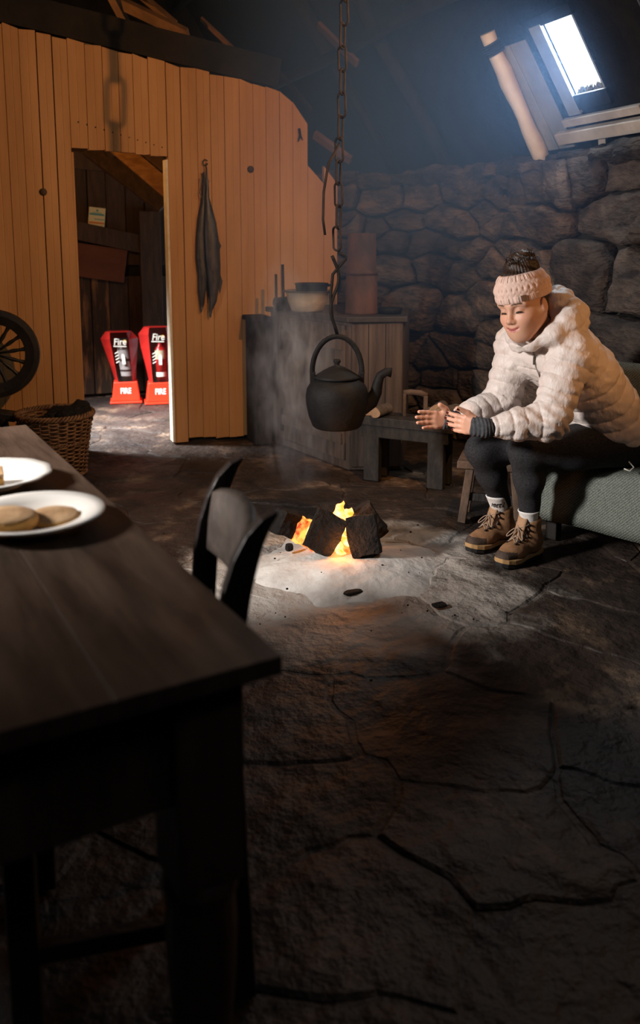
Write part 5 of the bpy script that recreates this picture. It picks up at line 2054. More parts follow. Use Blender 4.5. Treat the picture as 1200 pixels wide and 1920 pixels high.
head = (np.linalg.norm(V - HO, axis=1) < 0.17)
fr = head & (hx > 0.03)
cheek = np.exp(-(((np.abs(hy) - 0.040) / 0.020) ** 2 + ((hz + 0.026) / 0.020) ** 2)) * fr
paint(cheek * 0.45, (0.62, 0.25, 0.17))
paint(np.exp(-((hy / 0.014) ** 2 + ((hz + 0.027) / 0.012) ** 2)) * fr * 0.3, (0.62, 0.25, 0.17))
zc = -0.0612 + 0.0135 * (np.abs(hy) / 0.028) ** 2
lipm = np.clip((1 - ((hy / 0.0310) ** 2 + ((hz - zc) / 0.0090) ** 2)) * 3, 0, 1) * (fr & (hx > 0.074))
paint(lipm, (0.46, 0.15, 0.125))
lm = np.clip((1 - ((hy / 0.0255) ** 2 + ((hz - zc + 0.0005) / 0.0022) ** 2)) * 3, 0, 1) * (fr & (hx > 0.074))
paint(lm, (0.20, 0.035, 0.03))
zb = 0.0310 - 0.25 * (np.abs(hy) - 0.030) ** 2 / 0.02 * 0.5
bm_ = np.clip((1 - (((np.abs(hy) - 0.033) / 0.022) ** 2 + ((hz - zb) / 0.0038) ** 2)) * 3, 0, 1) * fr
paint(bm_ * 0.95, (0.040, 0.020, 0.013))
zl = 0.0025 - 9.0 * (np.abs(hy) - 0.0315) ** 2 * 2.2
ls = np.clip((1 - (((np.abs(hy) - 0.0325) / 0.0175) ** 2 + ((hz - zl + 0.003) / 0.0046) ** 2)) * 3, 0, 1) * fr
paint(ls, (0.012, 0.008, 0.008))
es = np.exp(-(((np.abs(hy) - 0.032) / 0.018) ** 2 + ((hz - 0.012) / 0.008) ** 2)) * fr
paint(es * 0.40, (0.26, 0.12, 0.08))
hand_d = np.minimum(np.linalg.norm(V - (LW + v3(-.06, .03, 0)), axis=1), np.linalg.norm(V - (RW + v3(-.09, 0, 0)), axis=1))
paint((hand_d < 0.13) * 0.35, (0.66, 0.30, 0.20))
ca = person.data.color_attributes.new('tone', 'FLOAT_COLOR', 'POINT')
ca.data.foreach_set('color', np.concatenate([tone, np.ones((len(V), 1))], 1).astype(np.float32).ravel())
OV = Vector(ORG)


def pbuild(mb, name, mat, smooth=True, parent=None):
    for i, p in enumerate(mb.v):
        mb.v[i] = p - OV
    return mb.build(name, mat, parent or person, smooth)


# finger nails
MAT['nail'] = flat('dark_nail_polish', (0.06, 0.008, 0.010), 0.2, 0, 0.5)
for (p, d_, _, Nv, r, i) in nails:
    d_ = Vector(d_); b_ = -Vector(Nv)
    b_ = (b_ - d_ * b_.dot(d_)).normalized()
    s_ = d_.cross(b_)
    c0 = Vector(p) + b_ * r * 0.80
    P = []
    for iu in range(5):
        u = -1 + iu / 2
        row_ = []
        for iv in range(5):
            w = -1 + iv / 2
            q = c0 + d_ * (0.0055 * w + 0.002) + s_ * (0.0052 * u * (1 - 0.15 * w * w)) + b_ * (0.0022 - 0.0026 * u * u)
            row_.append(q)
        P.append(row_)
    mb = MB().grid(P)
    o = pbuild(mb, 'fingernail', MAT['nail'])
    o.modifiers.new('t', 'SOLIDIFY').thickness = 0.001

# ---- jacket
MAT['jacket'] = M('cream_quilted_nylon', (0.60, 0.515, 0.47), (0.68, 0.59, 0.545), 8, 0.48, 0.55, 42, (1, 1, 0.55), spec=0.35, bdist=0.012)


def build_jacket():
    J = Field((1.60, 2.33, 0.38), (2.46, 2.96, 1.12), 0.0044)
    ax_t = np.array([[0, 1, 0], [0.70, 0, -0.72], [0.72, 0, 0.70]])
    J.ell(HIPC + v3(0.0, 0, 0.03), (0.185, 0.125, 0.115), [[0, 1, 0], [1, 0, 0], [0, 0, 1]], 0.06)
    J.ell(SP1 + v3(0.0, 0, 0.02), (0.178, 0.135, 0.14), [[0, 1, 0], [0.9, 0, 0.43], [-0.43, 0, 0.9]], 0.06)
    J.ell(SP2, (0.182, 0.140, 0.16), [[0, 1, 0], [0.78, 0, 0.62], [-0.62, 0, 0.78]], 0.06)
    J.ell(CH_ + v3(0.0, 0, 0.0), (0.180, 0.120, 0.13), [[0, 1, 0], [0.78, 0, 0.62], [-0.62, 0, 0.78]], 0.06)
    J.cone(CH_, NB + v3(-0.01, 0, 0.01), 0.12, 0.088, 0.05)
    for S, E, W, sgn in ((LS, LE, LW, 1), (RS_, RE, RW, -1)):
        w2 = W + (E - W) * 0.10
        J.cone(CH_ + (S - CH_) * 0.55, S, 0.105, 0.082, 0.05)
        J.cone(S, E, 0.080, 0.070, 0.035).cone(E, W + (E - W) * 0.45, 0.069, 0.056, 0.03).cone(W + (E - W) * 0.5, w2 + (E - W) * 0.10, 0.056, 0.043, 0.02)
    # cuffs open at the wrist
    # collar and bunched hood
    J.cone(NB + v3(0.00, 0.075, 0.02), NB + v3(0.06, 0.0, 0.06), 0.046, 0.055, 0.03)
    hoodc = v3(2.000, 2.605, 1.000)
    J.ell(hoodc, (0.088, 0.100, 0.078), [[0.75, 0, -0.66], [0, 1, 0], [0.66, 0, 0.75]], 0.03)
    J.ell(hoodc + v3(0.030, -0.045, -0.035), (0.070, 0.070, 0.060), None, 0.03)
    J.ell(hoodc + v3(0.030, 0.055, -0.03), (0.070, 0.065, 0.060), None, 0.03)
    # roll of hood and collar coming forward below the chin on each side
    a1, a2, a3 = v3(1.965, 2.500, 0.955), v3(1.905, 2.495, 0.915), v3(1.838, 2.535, 0.880)
    J.cone(hoodc + v3(0, -0.07, -0.02), a1, 0.060, 0.050, 0.03).cone(a1, a2, 0.048, 0.040, 0.025).cone(a2, a3, 0.038, 0.028, 0.02).cone(a3, v3(1.822, 2.575, 0.868), 0.026, 0.024, 0.02)
    b1, b2 = v3(1.925, 2.70, 0.945), v3(1.865, 2.675, 0.890)
    J.cone(hoodc + v3(0, 0.07, -0.02), b1, 0.056, 0.046, 0.03).cone(b1, b2, 0.044, 0.034, 0.025).cone(b2, v3(1.822, 2.605, 0.868), 0.032, 0.024, 0.02)
    # hollow for head, neck and chin
    J.ell(HO, (0.104, 0.084, 0.104), HA, 0.010, True)
    J.ell(hp_(-0.012, 0, 0.052), (0.108, 0.090, 0.098), HA, 0.008, True)
    J.ell(hp_(0.045, 0, -0.045), (0.074, 0.068, 0.088), HA, 0.012, True)
    J.cone(hp_(0.0, 0, -0.05), NB + v3(-0.005, 0, 0.015), 0.060, 0.052, 0.01, True)
    J.ball(hp_(-0.004, 0.085, -0.010), 0.052, 0.012, True)
    J.cone(hp_(0.06, 0, -0.10), NB + v3(-0.02, 0, 0.03), 0.03, 0.03, 0.01, True)
    # cut the hem along the seat and the sleeves at the wrist
    for E, W in ((LE, LW), (RE, RW)):
        d_ = (W - E) / np.linalg.norm(W - E)
        J.cone(W - d_ * 0.028, W + d_ * 0.05, 0.0295, 0.030, 0.006, True)
        J.ell(W + d_ * 0.040, (0.055, 0.08, 0.08), [d_, np.cross(d_, v3(0, 0, 1)), v3(0, 0, 1)], 0.004, True)
    V, F = J.mesh()
    V = smooth_verts(V, F, 1, 0.4)
    # quilting: sewn baffles round arms and trunk
    N = normals(V, F)
    dl, al = seg_param(V, [LS, LE, LW])
    dr, ar = seg_param(V, [RS_, RE, RW])
    dt, atr = seg_param(V, [HIPC + v3(0.05, 0, -0.10), SP1, SP2, CH_, NB])
    dh, ah = seg_param(V, [hoodc + v3(0.02, 0, -0.04), hoodc + v3(-0.02, 0, 0.08)])
    dh = np.where(V[:, 2] > 0.885, dh, 9)
    wl = dl - 0.078
    wr = dr - 0.078
    wt = dt - 0.150
    wh = dh - 0.10
    best = np.argmin(np.stack([wl, wr, wt, wh], 1), 1)
    skew = 0.010 * np.sin(V[:, 1] * 16 + V[:, 0] * 9) + 0.006 * nz3(V, 22, 1.0)
    arc = np.select([best == 0, best == 1, best == 2], [al, ar, atr], 0)
    per = np.select([best == 0, best == 1, best == 2], [0.050, 0.050, 0.066], 1.0)
    ph = np.abs(np.sin(np.pi * (arc + skew) / per))
    amp = np.select([best == 0, best == 1, best == 2], [0.0075, 0.0075, 0.0085], 0.0)
    disp = ((ph + 0.002) ** 0.34 - 1.0) * amp * 1.15
    # folds: creases gathered at the seams, elbow and hood
    disp += 0.0026 * nz3(V, 42, 3.0) + 0.0030 * nz3(V, 85, 7.0) * (1.0 - ph) + 0.0020 * nz3(V * np.array([1, 1, 2.2]), 60, 11.0)
    hood = best == 3
    fold = np.sin((V[:, 2] * 40 + V[:, 0] * 26 + 6 * nz3(V, 12, 2.0)))
    disp += np.where(hood, 0.0042 * fold - 0.002, 0)
    el = np.exp(-(np.linalg.norm(V - LE, axis=1) / 0.10) ** 2)
    disp += el * 0.006 * np.sin((V @ v3(0.6, 0.1, 0.78)) * 170 + 3 * nz3(V, 20))
    V = V + N * disp[:, None]
    return V, F


Vj, Fj = build_jacket()
jk = np_obj('jacket', Vj, Fj, MAT['jacket'], person, ORG)
jk['label'] = 'cream quilted puffer jacket with bunched hood'


def on_surface(V, p, n_hint, off=0.002):
    """drop a point to the jacket surface along a direction"""
    p, n_hint = np.array(p), np.array(n_hint) / np.linalg.norm(n_hint)
    q = V - p
    along = q @ n_hint
    lat = np.linalg.norm(q - along[:, None] * n_hint, axis=1)
    m = lat < 0.007
    if not m.any():
        return Vector(p)
    return Vector(p + n_hint * (along[m].max() + off))


MAT['zip'] = flat('grey_zip', (0.30, 0.28, 0.27), 0.35, 0.3)
MAT['puller'] = flat('brown_zip_puller', (0.10, 0.075, 0.06), 0.4)
fdir = v3(-0.90, -0.43, -0.05)
zp = [on_surface(Vj, v3(1.93, 2.600, 0.862) + v3(0.13, 0.02, -0.19) * t, v3(-0.92, -0.30, -0.25), 0.0005) for t in [i / 10 for i in range(11)]]
zp = [p for i, p in enumerate(zp) if i == 0 or (p - zp[i - 1]).length < 0.035][:6]
mb = MB().tube(zp, 0.0028, 6)
pbuild(mb, 'front_zip', MAT['zip'], True, person).parent = jk
mb = MB().box(zp[1] + Vector((-0.004, -0.004, -0.018)), (0.006, 0.004, 0.030))
pbuild(mb, 'zip_puller', MAT['puller'], False).parent = jk
# pocket zip on the near side and the hem drawcord
pk = [on_surface(Vj, v3(2.03, 2.45, 0.70) + v3(0.05, 0, -0.10) * t, v3(-0.15, -1, 0.0)) for t in [i / 6 for i in range(7)]]
hc = Vector((2.262, 2.475, 0.42))
mb = MB().tube([hc, hc + Vector((0.012, -0.015, -0.02)), hc + Vector((-0.01, -0.018, -0.032)), hc + Vector((-0.03, -0.01, -0.022))], 0.0028, 6)
pbuild(mb, 'hem_drawcord', MAT['white']).parent = jk

# ---- leggings
MAT['legging'] = M('charcoal_leggings', (0.014, 0.014, 0.0155), (0.034, 0.034, 0.037), 160, 0.85, 0.2, 220, spec=0.15, bdist=0.002)


def build_legs():
    G = Field((1.70, 2.40, 0.11), (2.50, 2.96, 0.62), 0.0055)
    G.ell(HIPC + v3(0.055, 0, -0.005), (0.165, 0.135, 0.110), [[0, 1, 0], [1, 0, 0], [0, 0, 1]], 0.05)
    for H_, K, A in ((LH, LK, LA), (RH, RK, RA)):
        G.cone(H_ + v3(0.03, 0, 0), H_ + (K - H_) * 0.5, 0.094, 0.084, 0.03).cone(H_ + (K - H_) * 0.5, K, 0.082, 0.063, 0.03)
        m = K + (A - K) * 0.36
        G.cone(K, m + v3(0.010, 0, 0), 0.060, 0.056, 0.03).cone(m + v3(0.010, 0, 0), A + v3(0, 0, 0.052), 0.055, 0.0375, 0.03)
    V, F = G.mesh()
    V = smooth_verts(V, F, 1, 0.4)
    N = normals(V, F)
    V = V + N * (0.0022 * nz3(V, 40, 2.0))[:, None]
    return V, F


Vl, Fl = build_legs()
lg = np_obj('leggings', Vl, Fl, MAT['legging'], person, ORG)
lg['label'] = 'charcoal grey leggings'
lgm = MB().box((2.352, 2.462, 0.44), (0.018, 0.004, 0.012), rot('Y', 25))
pbuild(lgm, 'hip_logo', MAT['white'], False).parent = lg

# ---- knitted wrist warmers
MAT['cuff'] = M('charcoal_knit_cuff', (0.035, 0.036, 0.040), (0.065, 0.066, 0.072), 60, 0.85, 0.4, 130, spec=0.15, bdist=0.003)


def cuff(E, W, Hd, name, flare):
    d_ = (W - E) / np.linalg.norm(W - E)
    G = Field(np.minimum(W, Hd) - 0.09, np.maximum(W, Hd) + 0.09, 0.0034)
    G.cone(W - d_ * 0.075, W, 0.0330, 0.0300, 0.01)
    Fv = (Hd - W) / np.linalg.norm(Hd - W)
    return G, d_, Fv


def build_cuffs():
    out = []
    for E, W, Fv, Nv, side, ext in ((RE, RW, v3(-1.0, 0.02, 0.085), v3(-0.32, -0.93, 0.10), 1, 0.036), (LE, LW, v3(-0.66, 0.72, 0.06), v3(0.72, 0.66, 0.02), -1, 0.044)):
        Fv = Fv / np.linalg.norm(Fv)
        Nv = Nv - Fv * (Nv @ Fv)
        Nv /= np.linalg.norm(Nv)
        Uv = np.cross(Fv, Nv) * side
        d_ = (W - E) / np.linalg.norm(W - E)
        G = Field(W - 0.13, W + 0.13, 0.0032)
        G.cone(W - d_ * 0.075, W, 0.0310, 0.0265, 0.012)
        for u in (0.024, 0.008, -0.008, -0.023):
            G.cone(W + Uv * u * 0.55 + Fv * 0.0, W + Uv * u * (0.55 + 0.45 * ext / 0.076) + Fv * ext, 0.0205, 0.0185, 0.014)
        G.ell(W + Fv * (ext + 0.040), (0.032, 0.07, 0.07), [Fv, Uv, Nv], 0.003, True)
        V, F = G.mesh()
        V = smooth_verts(V, F, 1, 0.4)
        N = normals(V, F)
        t = V @ d_
        V = V + N * (0.0016 * np.sin(t * 520 + 2.5 * nz3(V, 30)) )[:, None]
        out.append((V, F))
    return out


for (Vc, Fc) in build_cuffs():
    np_obj('wrist_warmer', Vc, Fc, MAT['cuff'], person, ORG)['label'] = 'charcoal knitted wrist warmer'

# ---- headband: knitted with a cable twist
MAT['knit'] = M('pink_beige_knit', (0.60, 0.41, 0.34), (0.70, 0.50, 0.42), 60, 0.9, 0.3, 200, spec=0.15, bdist=0.002)
P = []
NTH, NV_ = 220, 44
for i in range(NTH):
    th = 2 * math.pi * i / NTH
    row_ = []
    for j in range(NV_ + 1):
        v = j / NV_
        z = 0.035 + 0.086 * v
        # lower at the back of the head
        z += -0.016 * (1 - math.cos(th)) * 0.5
        q = math.sqrt(max(0.05, 1 - ((max(z, 0.040) - 0.040) / 0.108) ** 2))
        rx, ry = (0.100 * q + 0.006), (0.080 * q + 0.006)
        th_in = 0.003 * (1 - (2 * v - 1) ** 8)
        # ribs at both edges and a cable in the middle
        if v < 0.24 or v > 0.80:
            b_ = 0.0011 * math.sin(th * 84)
        else:
            s = (v - 0.24) / 0.56
            w = th * 15
            c1 = math.exp(-((s - 0.5 - 0.22 * math.sin(w)) / 0.15) ** 2)
            c2 = math.exp(-((s - 0.5 + 0.22 * math.sin(w)) / 0.15) ** 2) * 0.8
            b_ = 0.0046 * max(c1, c2) - 0.001 + 0.0012 * math.cos(w * 2)
        b_ += th_in
        if v in (0.0, 1.0):
            b_ -= 0.004
        row_.append(Vector(hp_(-0.010 + (rx + b_) * math.cos(th), (ry + b_) * math.sin(th), z)))
    P.append(row_)
mb = MB().grid(P, closed_u=True)
hb = pbuild(mb, 'headband', MAT['knit'])
hb['label'] = 'pale pink cable knit headband'
hb.modifiers.new('t', 'SOLIDIFY').thickness = -0.006
MAT['tab'] = flat('brown_leather_tab', (0.13, 0.065, 0.035), 0.6)
P = []
for i in range(6):
    th = math.radians(33 + 11 * i / 5)
    row_ = []
    for j in range(4):
        z = 0.037 + 0.022 * j / 3 - 0.016 * (1 - math.cos(th)) * 0.5
        q = 1.0
        row_.append(Vector(hp_(-0.010 + (0.118) * math.cos(th), 0.0985 * math.sin(th), z)))
    P.append(row_)
pbuild(MB().grid(P), 'leather_tab', MAT['tab']).parent = hb

# ---- hair: cap above and behind the band, bun on the crown, wisps at the ear
MAT['hair'] = M('dark_brown_hair', (0.010, 0.006, 0.005), (0.050, 0.026, 0.017), 30, 0.55, 0.4, 90, (1, 1, 1), spec=0.5, bdist=0.004)


def build_hair():
    G = Field(HO - 0.19, HO + v3(0.19, 0.19, 0.26), 0.0036)
    G.ell(hp_(-0.012, 0, 0.056), (0.1035, 0.0835, 0.094), HA, 0.01)
    G.ell(hp_(0.06, 0, -0.085), (0.12, 0.14, 0.140), HA, 0.008, True)
    G.ell(hp_(-0.034, 0.004, 0.142), (0.058, 0.054, 0.036), HA, 0.025)
    G.ell(hp_(-0.062, -0.004, 0.152), (0.040, 0.040, 0.030), HA, 0.015)
    G.ell(hp_(-0.026, 0.0, 0.170), (0.030, 0.032, 0.014), HA, 0.012)
    G.cone(hp_(-0.036, 0.064, 0.02), hp_(-0.036, 0.056, -0.05), 0.016, 0.010, 0.01)
    V, F = G.mesh()
    V = smooth_verts(V, F, 1, 0.4)
    N = normals(V, F)
    q = V - hp_(-0.03, 0, 0.15)
    a = np.arctan2(q @ hl, q @ hf)
    up = q @ hu
    bun = np.clip((up + 0.05) / 0.03, 0, 1)
    V = V + N * (bun * 0.0030 * np.sin(a * 5 + up * 150 + 2 * nz3(V, 30)) + 0.0024 * np.sin(a * 42 + 3 * nz3(V, 24, 1)))[:, None]
    return V, F


Vh, Fh = build_hair()
hr = np_obj('hair', Vh, Fh, MAT['hair'], person, ORG)
hr['label'] = 'dark brown hair tied up in a loose bun'
rh = random.Random(4)
mb = MB()
for i in range(34):
    a = rh.uniform(0, 6.28)
    c0 = Vector(hp_(-0.03 + 0.05 * math.cos(a), 0.045 * math.sin(a), 0.152 + rh.uniform(-0.01, 0.02)))
    d_ = Vector(hl) * rh.uniform(-0.03, 0.03) + Vector(hf) * rh.uniform(-0.03, 0.03) + Vector(hu) * rh.uniform(0.004, 0.03)
    mb.tube([c0, c0 + d_ * 0.6 + Vector(hu) * 0.01, c0 + d_ * 1.2], [0.0016, 0.0012, 0.0005], 4)
pbuild(mb, 'loose_strands', MAT['hair']).parent = hr

# ---- socks and hiking boots
MAT['sock'] = M('white_sock', (0.62, 0.60, 0.58), (0.74, 0.72, 0.70), 60, 0.9, 0.4, 160, spec=0.1, bdist=0.002)
MAT['boot'] = M('tan_nubuck', (0.17, 0.085, 0.042), (0.30, 0.160, 0.080), 14, 0.75, 0.4, 70, spec=0.2, bdist=0.004)
MAT['boot_pad'] = M('padded_boot_collar', (0.28, 0.165, 0.090), (0.36, 0.215, 0.125), 20, 0.8, 0.3, 60, spec=0.2)
MAT['rand'] = M('dark_toe_rand', (0.045, 0.030, 0.022), (0.08, 0.052, 0.036), 24, 0.75, 0.3, 60)
MAT['midsole'] = M('tan_midsole', (0.34, 0.20, 0.085), (0.42, 0.26, 0.12), 20, 0.7, 0.2, 50)
MAT['tread'] = flat('black_tread', (0.012, 0.011, 0.011), 0.8)
MAT['lace'] = flat('tan_lace', (0.30, 0.21, 0.15), 0.8)
MAT['eyelet'] = flat('black_eyelet', (0.012, 0.012, 0.013), 0.3, 0.5)


def boot(A, fdir, near):
    f_ = Vector((fdir[0], fdir[1], 0)).normalized()
    l_ = Vector((-f_.y, f_.x, 0))
    up = Vector((0, 0, 1))
    base = Vector((A[0], A[1], 0)) + f_ * 0.020
    bp_ = lambda x, y, z: np.array(base + f_ * x + l_ * y + up * z)
    ax = [list(f_), list(l_), list(up)]
    root = empty('boot', base - OV, 0, person)
    root['label'] = ('nearer' if near else 'farther') + ' tan hiking boot'
    OB = np.array(base)
    G = Field(np.array(base) - v3(0.24, 0.24, 0.03), np.array(base) + v3(0.24, 0.24, 0.24), 0.0038)
    G.ell(bp_(-0.040, 0, 0.062), (0.058, 0.036, 0.050), ax, 0.03)          # heel
    G.cone(bp_(-0.030, 0, 0.075), bp_(-0.022, 0, 0.150), 0.042, 0.046, 0.03)  # ankle
    G.cone(bp_(0.000, 0, 0.070), bp_(0.090, 0, 0.052), 0.046, 0.035, 0.04)   # instep
    G.cone(bp_(0.080, 0.006, 0.046), bp_(0.145, 0.0, 0.043), 0.036, 0.029, 0.03)   # toe box
    G.cone(bp_(0.100, -0.012, 0.042), bp_(0.140, -0.006, 0.040), 0.028, 0.024, 0.03)
    G.cone(bp_(-0.022, 0, 0.175), bp_(-0.018, 0, 0.26), 0.040, 0.044, 0.004, True)
    # flat underside
    G.ell(bp_(0.04, 0, -0.078), (0.40, 0.30, 0.105), ax, 0.004, True)
    V, F = G.mesh()
    V = smooth_verts(V, F, 1, 0.4)
    N = normals(V, F)
    V = V + N * (0.0014 * nz3(V, 60, 2))[:, None]
    up_o = np_obj('upper', V, F, MAT['boot'], root, OB)
    up_o.data.materials.append(MAT['rand'])
    up_o.data.materials.append(MAT['boot_pad'])
    lx, lz = (V - OB) @ np.array(f_), V[:, 2]
    fx, fz = lx[F].mean(1), lz[F].mean(1)
    idx = np.zeros(len(F), np.int32)
    idx[(fx > 0.112) & (fz < 0.062 + 0.20 * (fx - 0.112))] = 1
    idx[(fz < 0.040)] = 1
    idx[(fz > 0.158 + 0.1 * (fx + 0.03))] = 2
    up_o.data.polygons.foreach_set('material_index', idx)
    # sole: two layers following the footprint, toe sprung up
    def outline(g):
        pts = []
        for (x, w) in ((-0.092, 0.016), (-0.080, 0.030), (-0.045, 0.036), (0.0, 0.033), (0.05, 0.036), (0.095, 0.043), (0.130, 0.041), (0.160, 0.030), (0.178, 0.012)):
            pts.append((x, w + g))
        return [(x, -w) for x, w in pts] + [(x, w) for x, w in reversed(pts)]
    for nm, z0, z1, g, m in (('midsole', 0.016, 0.034, 0.004, 'midsole'), ('tread', 0.0, 0.017, 0.001, 'tread')):
        pl = outline(g)
        mb = MB()
        n = len(pl)
        for zz in (z0, z1):
            for (x, y) in pl:
                lift = 0.014 * max(0, (x - 0.09) / 0.09) ** 2
                mb.v.append(f_ * x + l_ * y + up * (zz + lift))
        mb.f = [tuple(reversed(range(n))), tuple(range(n, 2 * n))] + [(i, (i + 1) % n, (i + 1) % n + n, i + n) for i in range(n)]
        mb.build(nm, MAT[m], root, False, 0.003)
    # tongue, laces, eyelets
    def surf(x, y, z0=0.25):
        q = V - OB
        a, b_ = q @ np.array(f_), q @ np.array(l_)
        m = (np.abs(a - x) < 0.006) & (np.abs(b_ - y) < 0.006)
        return V[m][:, 2].max() if m.any() else 0.06
    ey = []
    for (x, w) in ((0.098, 0.020), (0.078, 0.022), (0.058, 0.025)):
        for s in (-1, 1):
            ey.append((x, s * w, surf(x, s * w) + 0.001))
    for (x, z, w) in ((0.034, 0.105, 0.030), (0.026, 0.130, 0.030), (0.024, 0.152, 0.029)):
        for s in (-1, 1):
            ey.append((x, s * w, z))
    for (x, y, z) in ey:
        c0 = f_ * x + l_ * y + up * z
        MB().lathe([(0.0, 0.003), (0.005, 0.002), (0.006, -0.003)], 10, c0).build('eyelet', MAT['eyelet'], root, True)
    T = lambda x, y, z: f_ * x + l_ * y + up * z
    mb = MB()
    for i in range(0, len(ey) - 2, 2):
        a, b_ = ey[i], ey[i + 3]
        mid = ((a[0] + b_[0]) / 2, 0, max(a[2], b_[2]) + (0.008 if i < 4 else 0.004) + 0.004)
        mb.tube([T(*a), T(mid[0] + 0.003, mid[1], mid[2]), T(*b_)], 0.0022, 5)
        a, b_ = ey[i + 1], ey[i + 2]
        mb.tube([T(*a), T(mid[0] + 0.003, mid[1], mid[2] + 0.002), T(*b_)], 0.0022, 5)
    kx, kz = 0.052, 0.138
    for s in (-1, 1):
        mb.tube([T(0.024, s * 0.029, 0.152), T(0.040, s * 0.016, 0.146), T(kx, 0, kz)], 0.0023, 5)
        lp = [T(kx, 0, kz)]
        for t in range(1, 12):
            a = t / 12 * 2 * math.pi
            lp.append(T(kx + 0.020 * (1 - math.cos(a)) / 2 + 0.010, s * (0.008 + 0.026 * (1 - math.cos(a)) / 2 + 0.008 * math.sin(a)), kz - 0.034 * (1 - math.cos(a)) / 2))
        lp.append(T(kx, 0, kz))
        mb.tube(lp, 0.0022, 5)
        mb.tube([T(kx, 0, kz), T(kx + 0.024, s * 0.012, kz - 0.030), T(kx + 0.052, s * 0.024, kz - 0.062)], 0.0022, 5)
    mb.tube([T(kx - 0.003, 0, kz - 0.004), T(kx + 0.004, 0, kz + 0.002), T(kx + 0.003, 0, kz - 0.008)], 0.0045, 6)
    mb.build('laces', MAT['lace'], root, True)
    P = []
    for i in range(7):
        t = i / 6
        P.append([T(0.060 - 0.045 * t, yy * 0.020, 0.098 + 0.095 * t - 0.006 * abs(yy)) for yy in (-1, -0.5, 0, 0.5, 1)])
    tg = MB().grid(P).build('tongue', MAT['boot_pad'], root, True)
    tg.modifiers.new('t', 'SOLIDIFY').thickness = 0.006
    return base, f_, l_


FD = (-0.94, -0.30)
boot(LA, (-0.93, -0.36), True)
boot(RA, (-0.96, -0.27), False)


def sock(A, K, zt, text):
    A = Vector(A); K = Vector(K)
    prof_ = [(0.034, 0.02), (0.036, 0.05), (0.0395, zt - A.z - 0.012), (0.0405, zt - A.z - 0.004), (0.0385, zt - A.z), (0.034, zt - A.z - 0.004)]
    d_ = (K - A).normalized()
    P = []
    for i in range(36):
        a = 2 * math.pi * i / 36
        rowp = []
        for (r_, z) in prof_:
            c0 = A + d_ * z
            rr = r_ + 0.0009 * math.sin(a * 18) + 0.0016 * math.sin(z * 260)
            rowp.append(c0 + Vector((math.cos(a) * rr, math.sin(a) * rr, 0)))
        P.append(rowp)
    o = pbuild(MB().grid(P, closed_u=True), 'sock', MAT['sock'])
    o['label'] = 'white ribbed sock'
    if text:
        cam_dir = (Vector((0, 0, 1.25)) - A)
        n_ = Vector((-0.52, -0.85, 0)).normalized()
        r_ = Vector((-n_.y, n_.x, 0))
        tm = text_mesh('sock_lettering', 'lert2', MAT['black'], person, face_matrix(A + d_ * 0.072 + n_ * 0.0375 - OV, r_, (0, 0, 1)), 0.030, 0.0006, 0.15, 1.0)
        # wrap the lettering round the ankle
        for v in tm.data.vertices:
            q = v.co + OV - (A + d_ * 0.072)
            u = q.dot(r_)
            a = u / 0.041
            w = n_ * math.cos(a) + r_ * math.sin(a)
            v.co = A + d_ * 0.072 + w * 0.0412 + Vector((0, 0, q.z)) - OV
        tm.parent = o


sock(RA, RK, 0.235, True)
sock(LA, LK, 0.205, False)

# ================================================================== smoke in the room
def vol(name, density, col, aniso=0.2, noise_=None):
    m = bpy.data.materials.new(name)
    m.use_nodes = True
    nt = m.node_tree
    for n in list(nt.nodes):
        if n.type != 'OUTPUT_MATERIAL':
            nt.nodes.remove(n)
    vs_ = nt.nodes.new('ShaderNodeVolumeScatter')
    vs_.inputs['Color'].default_value = (*col, 1)
    vs_.inputs['Density'].default_value = density
    vs_.inputs['Anisotropy'].default_value = aniso
    lk(nt, vs_.outputs[0], nt.nodes['Material Output'].inputs['Volume'])
    return m, nt, vs_


hz_m, nt, vs_ = vol('peat_smoke_haze', 0.19, (0.30, 0.54, 1.0), 0.3)
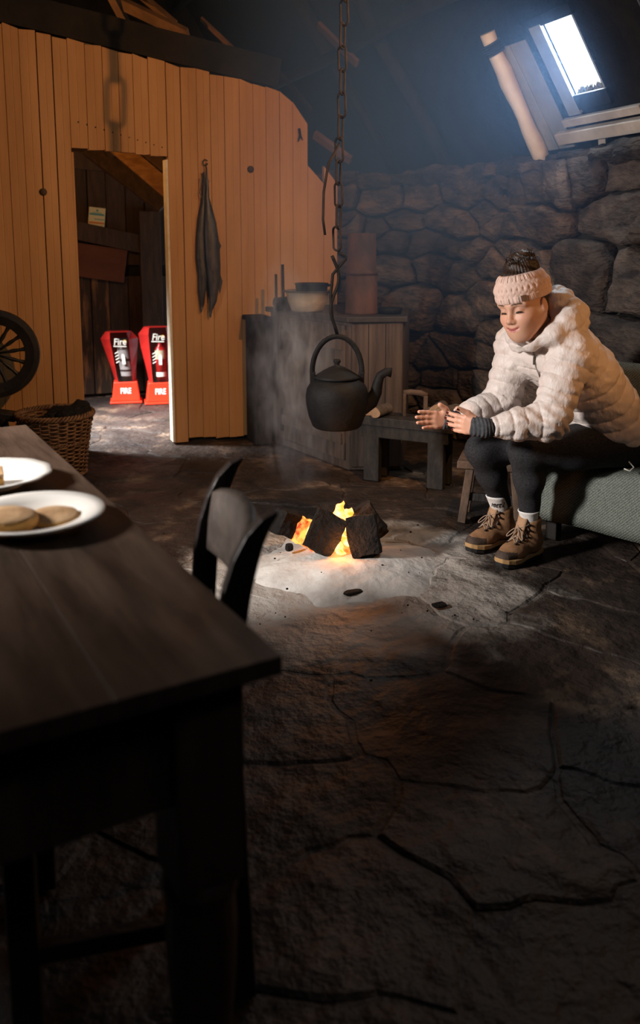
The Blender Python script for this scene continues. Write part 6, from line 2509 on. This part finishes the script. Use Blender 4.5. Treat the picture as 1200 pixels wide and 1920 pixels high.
# the smoke hangs under the roof and thins out towards floor, doorway and viewer
tc = nt.nodes.new('ShaderNodeTexCoord')
sx = nt.nodes.new('ShaderNodeSeparateXYZ')
lk(nt, tc.outputs['Object'], sx.inputs[0])
prev = None
for ax_, lo_, hi_, top in (('Z', 0.35, 1.75, 0.21), ('Y', 2.65, 3.6, 1.0), ('X', 0.80, 1.6, 1.0)):
    mr = nt.nodes.new('ShaderNodeMapRange')
    mr.interpolation_type = 'SMOOTHSTEP'
    mr.inputs['From Min'].default_value = lo_
    mr.inputs['From Max'].default_value = hi_
    mr.inputs['To Max'].default_value = top
    lk(nt, sx.outputs[ax_], mr.inputs[0])
    if prev is None:
        prev = mr.outputs[0]
    else:
        ml = nt.nodes.new('ShaderNodeMath')
        ml.operation = 'MULTIPLY'
        lk(nt, prev, ml.inputs[0])
        lk(nt, mr.outputs[0], ml.inputs[1])
        prev = ml.outputs[0]
lk(nt, prev, vs_.inputs['Density'])
hz = MB().box((1.79, 3.865, 1.75), (1.98, 2.43, 2.80)).build('smoke_haze', hz_m)
tag(hz, 'thin blue peat smoke hanging under the roof light', 'smoke', kind='stuff')

# smoke curling up from the fire past the kettle
pm, nt, vs_ = vol('fire_smoke', 1.0, (0.90, 0.90, 1.0), 0.2)
tc = nt.nodes.new('ShaderNodeTexCoord')
nz = nt.nodes.new('ShaderNodeTexNoise')
nz.inputs['Scale'].default_value = 5.0
nz.inputs['Detail'].default_value = 4
nz.inputs['Distortion'].default_value = 0.8
lk(nt, tc.outputs['Object'], nz.inputs['Vector'])
mr = nt.nodes.new('ShaderNodeMapRange')
mr.inputs['From Min'].default_value = 0.42
mr.inputs['From Max'].default_value = 0.72
mr.inputs['To Max'].default_value = 5.0
lk(nt, nz.outputs[0], mr.inputs[0])
gd = nt.nodes.new('ShaderNodeTexGradient')
gd.gradient_type = 'SPHERICAL'
lk(nt, tc.outputs['Object'], gd.inputs['Vector'])
ml = nt.nodes.new('ShaderNodeMath')
ml.operation = 'MULTIPLY'
lk(nt, mr.outputs[0], ml.inputs[0])
lk(nt, gd.outputs['Fac'], ml.inputs[1])
lk(nt, ml.outputs[0], vs_.inputs['Density'])
bm = bmesh.new()
bmesh.ops.create_icosphere(bm, subdivisions=3, radius=1.0)
me = bpy.data.meshes.new('smoke_plume')
bm.to_mesh(me)
bm.free()
pl = bpy.data.objects.new('smoke_plume', me)
COL.objects.link(pl)
me.materials.append(pm)
pl.location = (1.33, 3.60, 0.66)
pl.scale = (0.24, 0.34, 0.60)
pl.rotation_euler = (math.radians(-22), math.radians(-4), math.radians(-22))
tag(pl, 'wisp of grey smoke rising from the fire behind the kettle', 'smoke', kind='stuff')
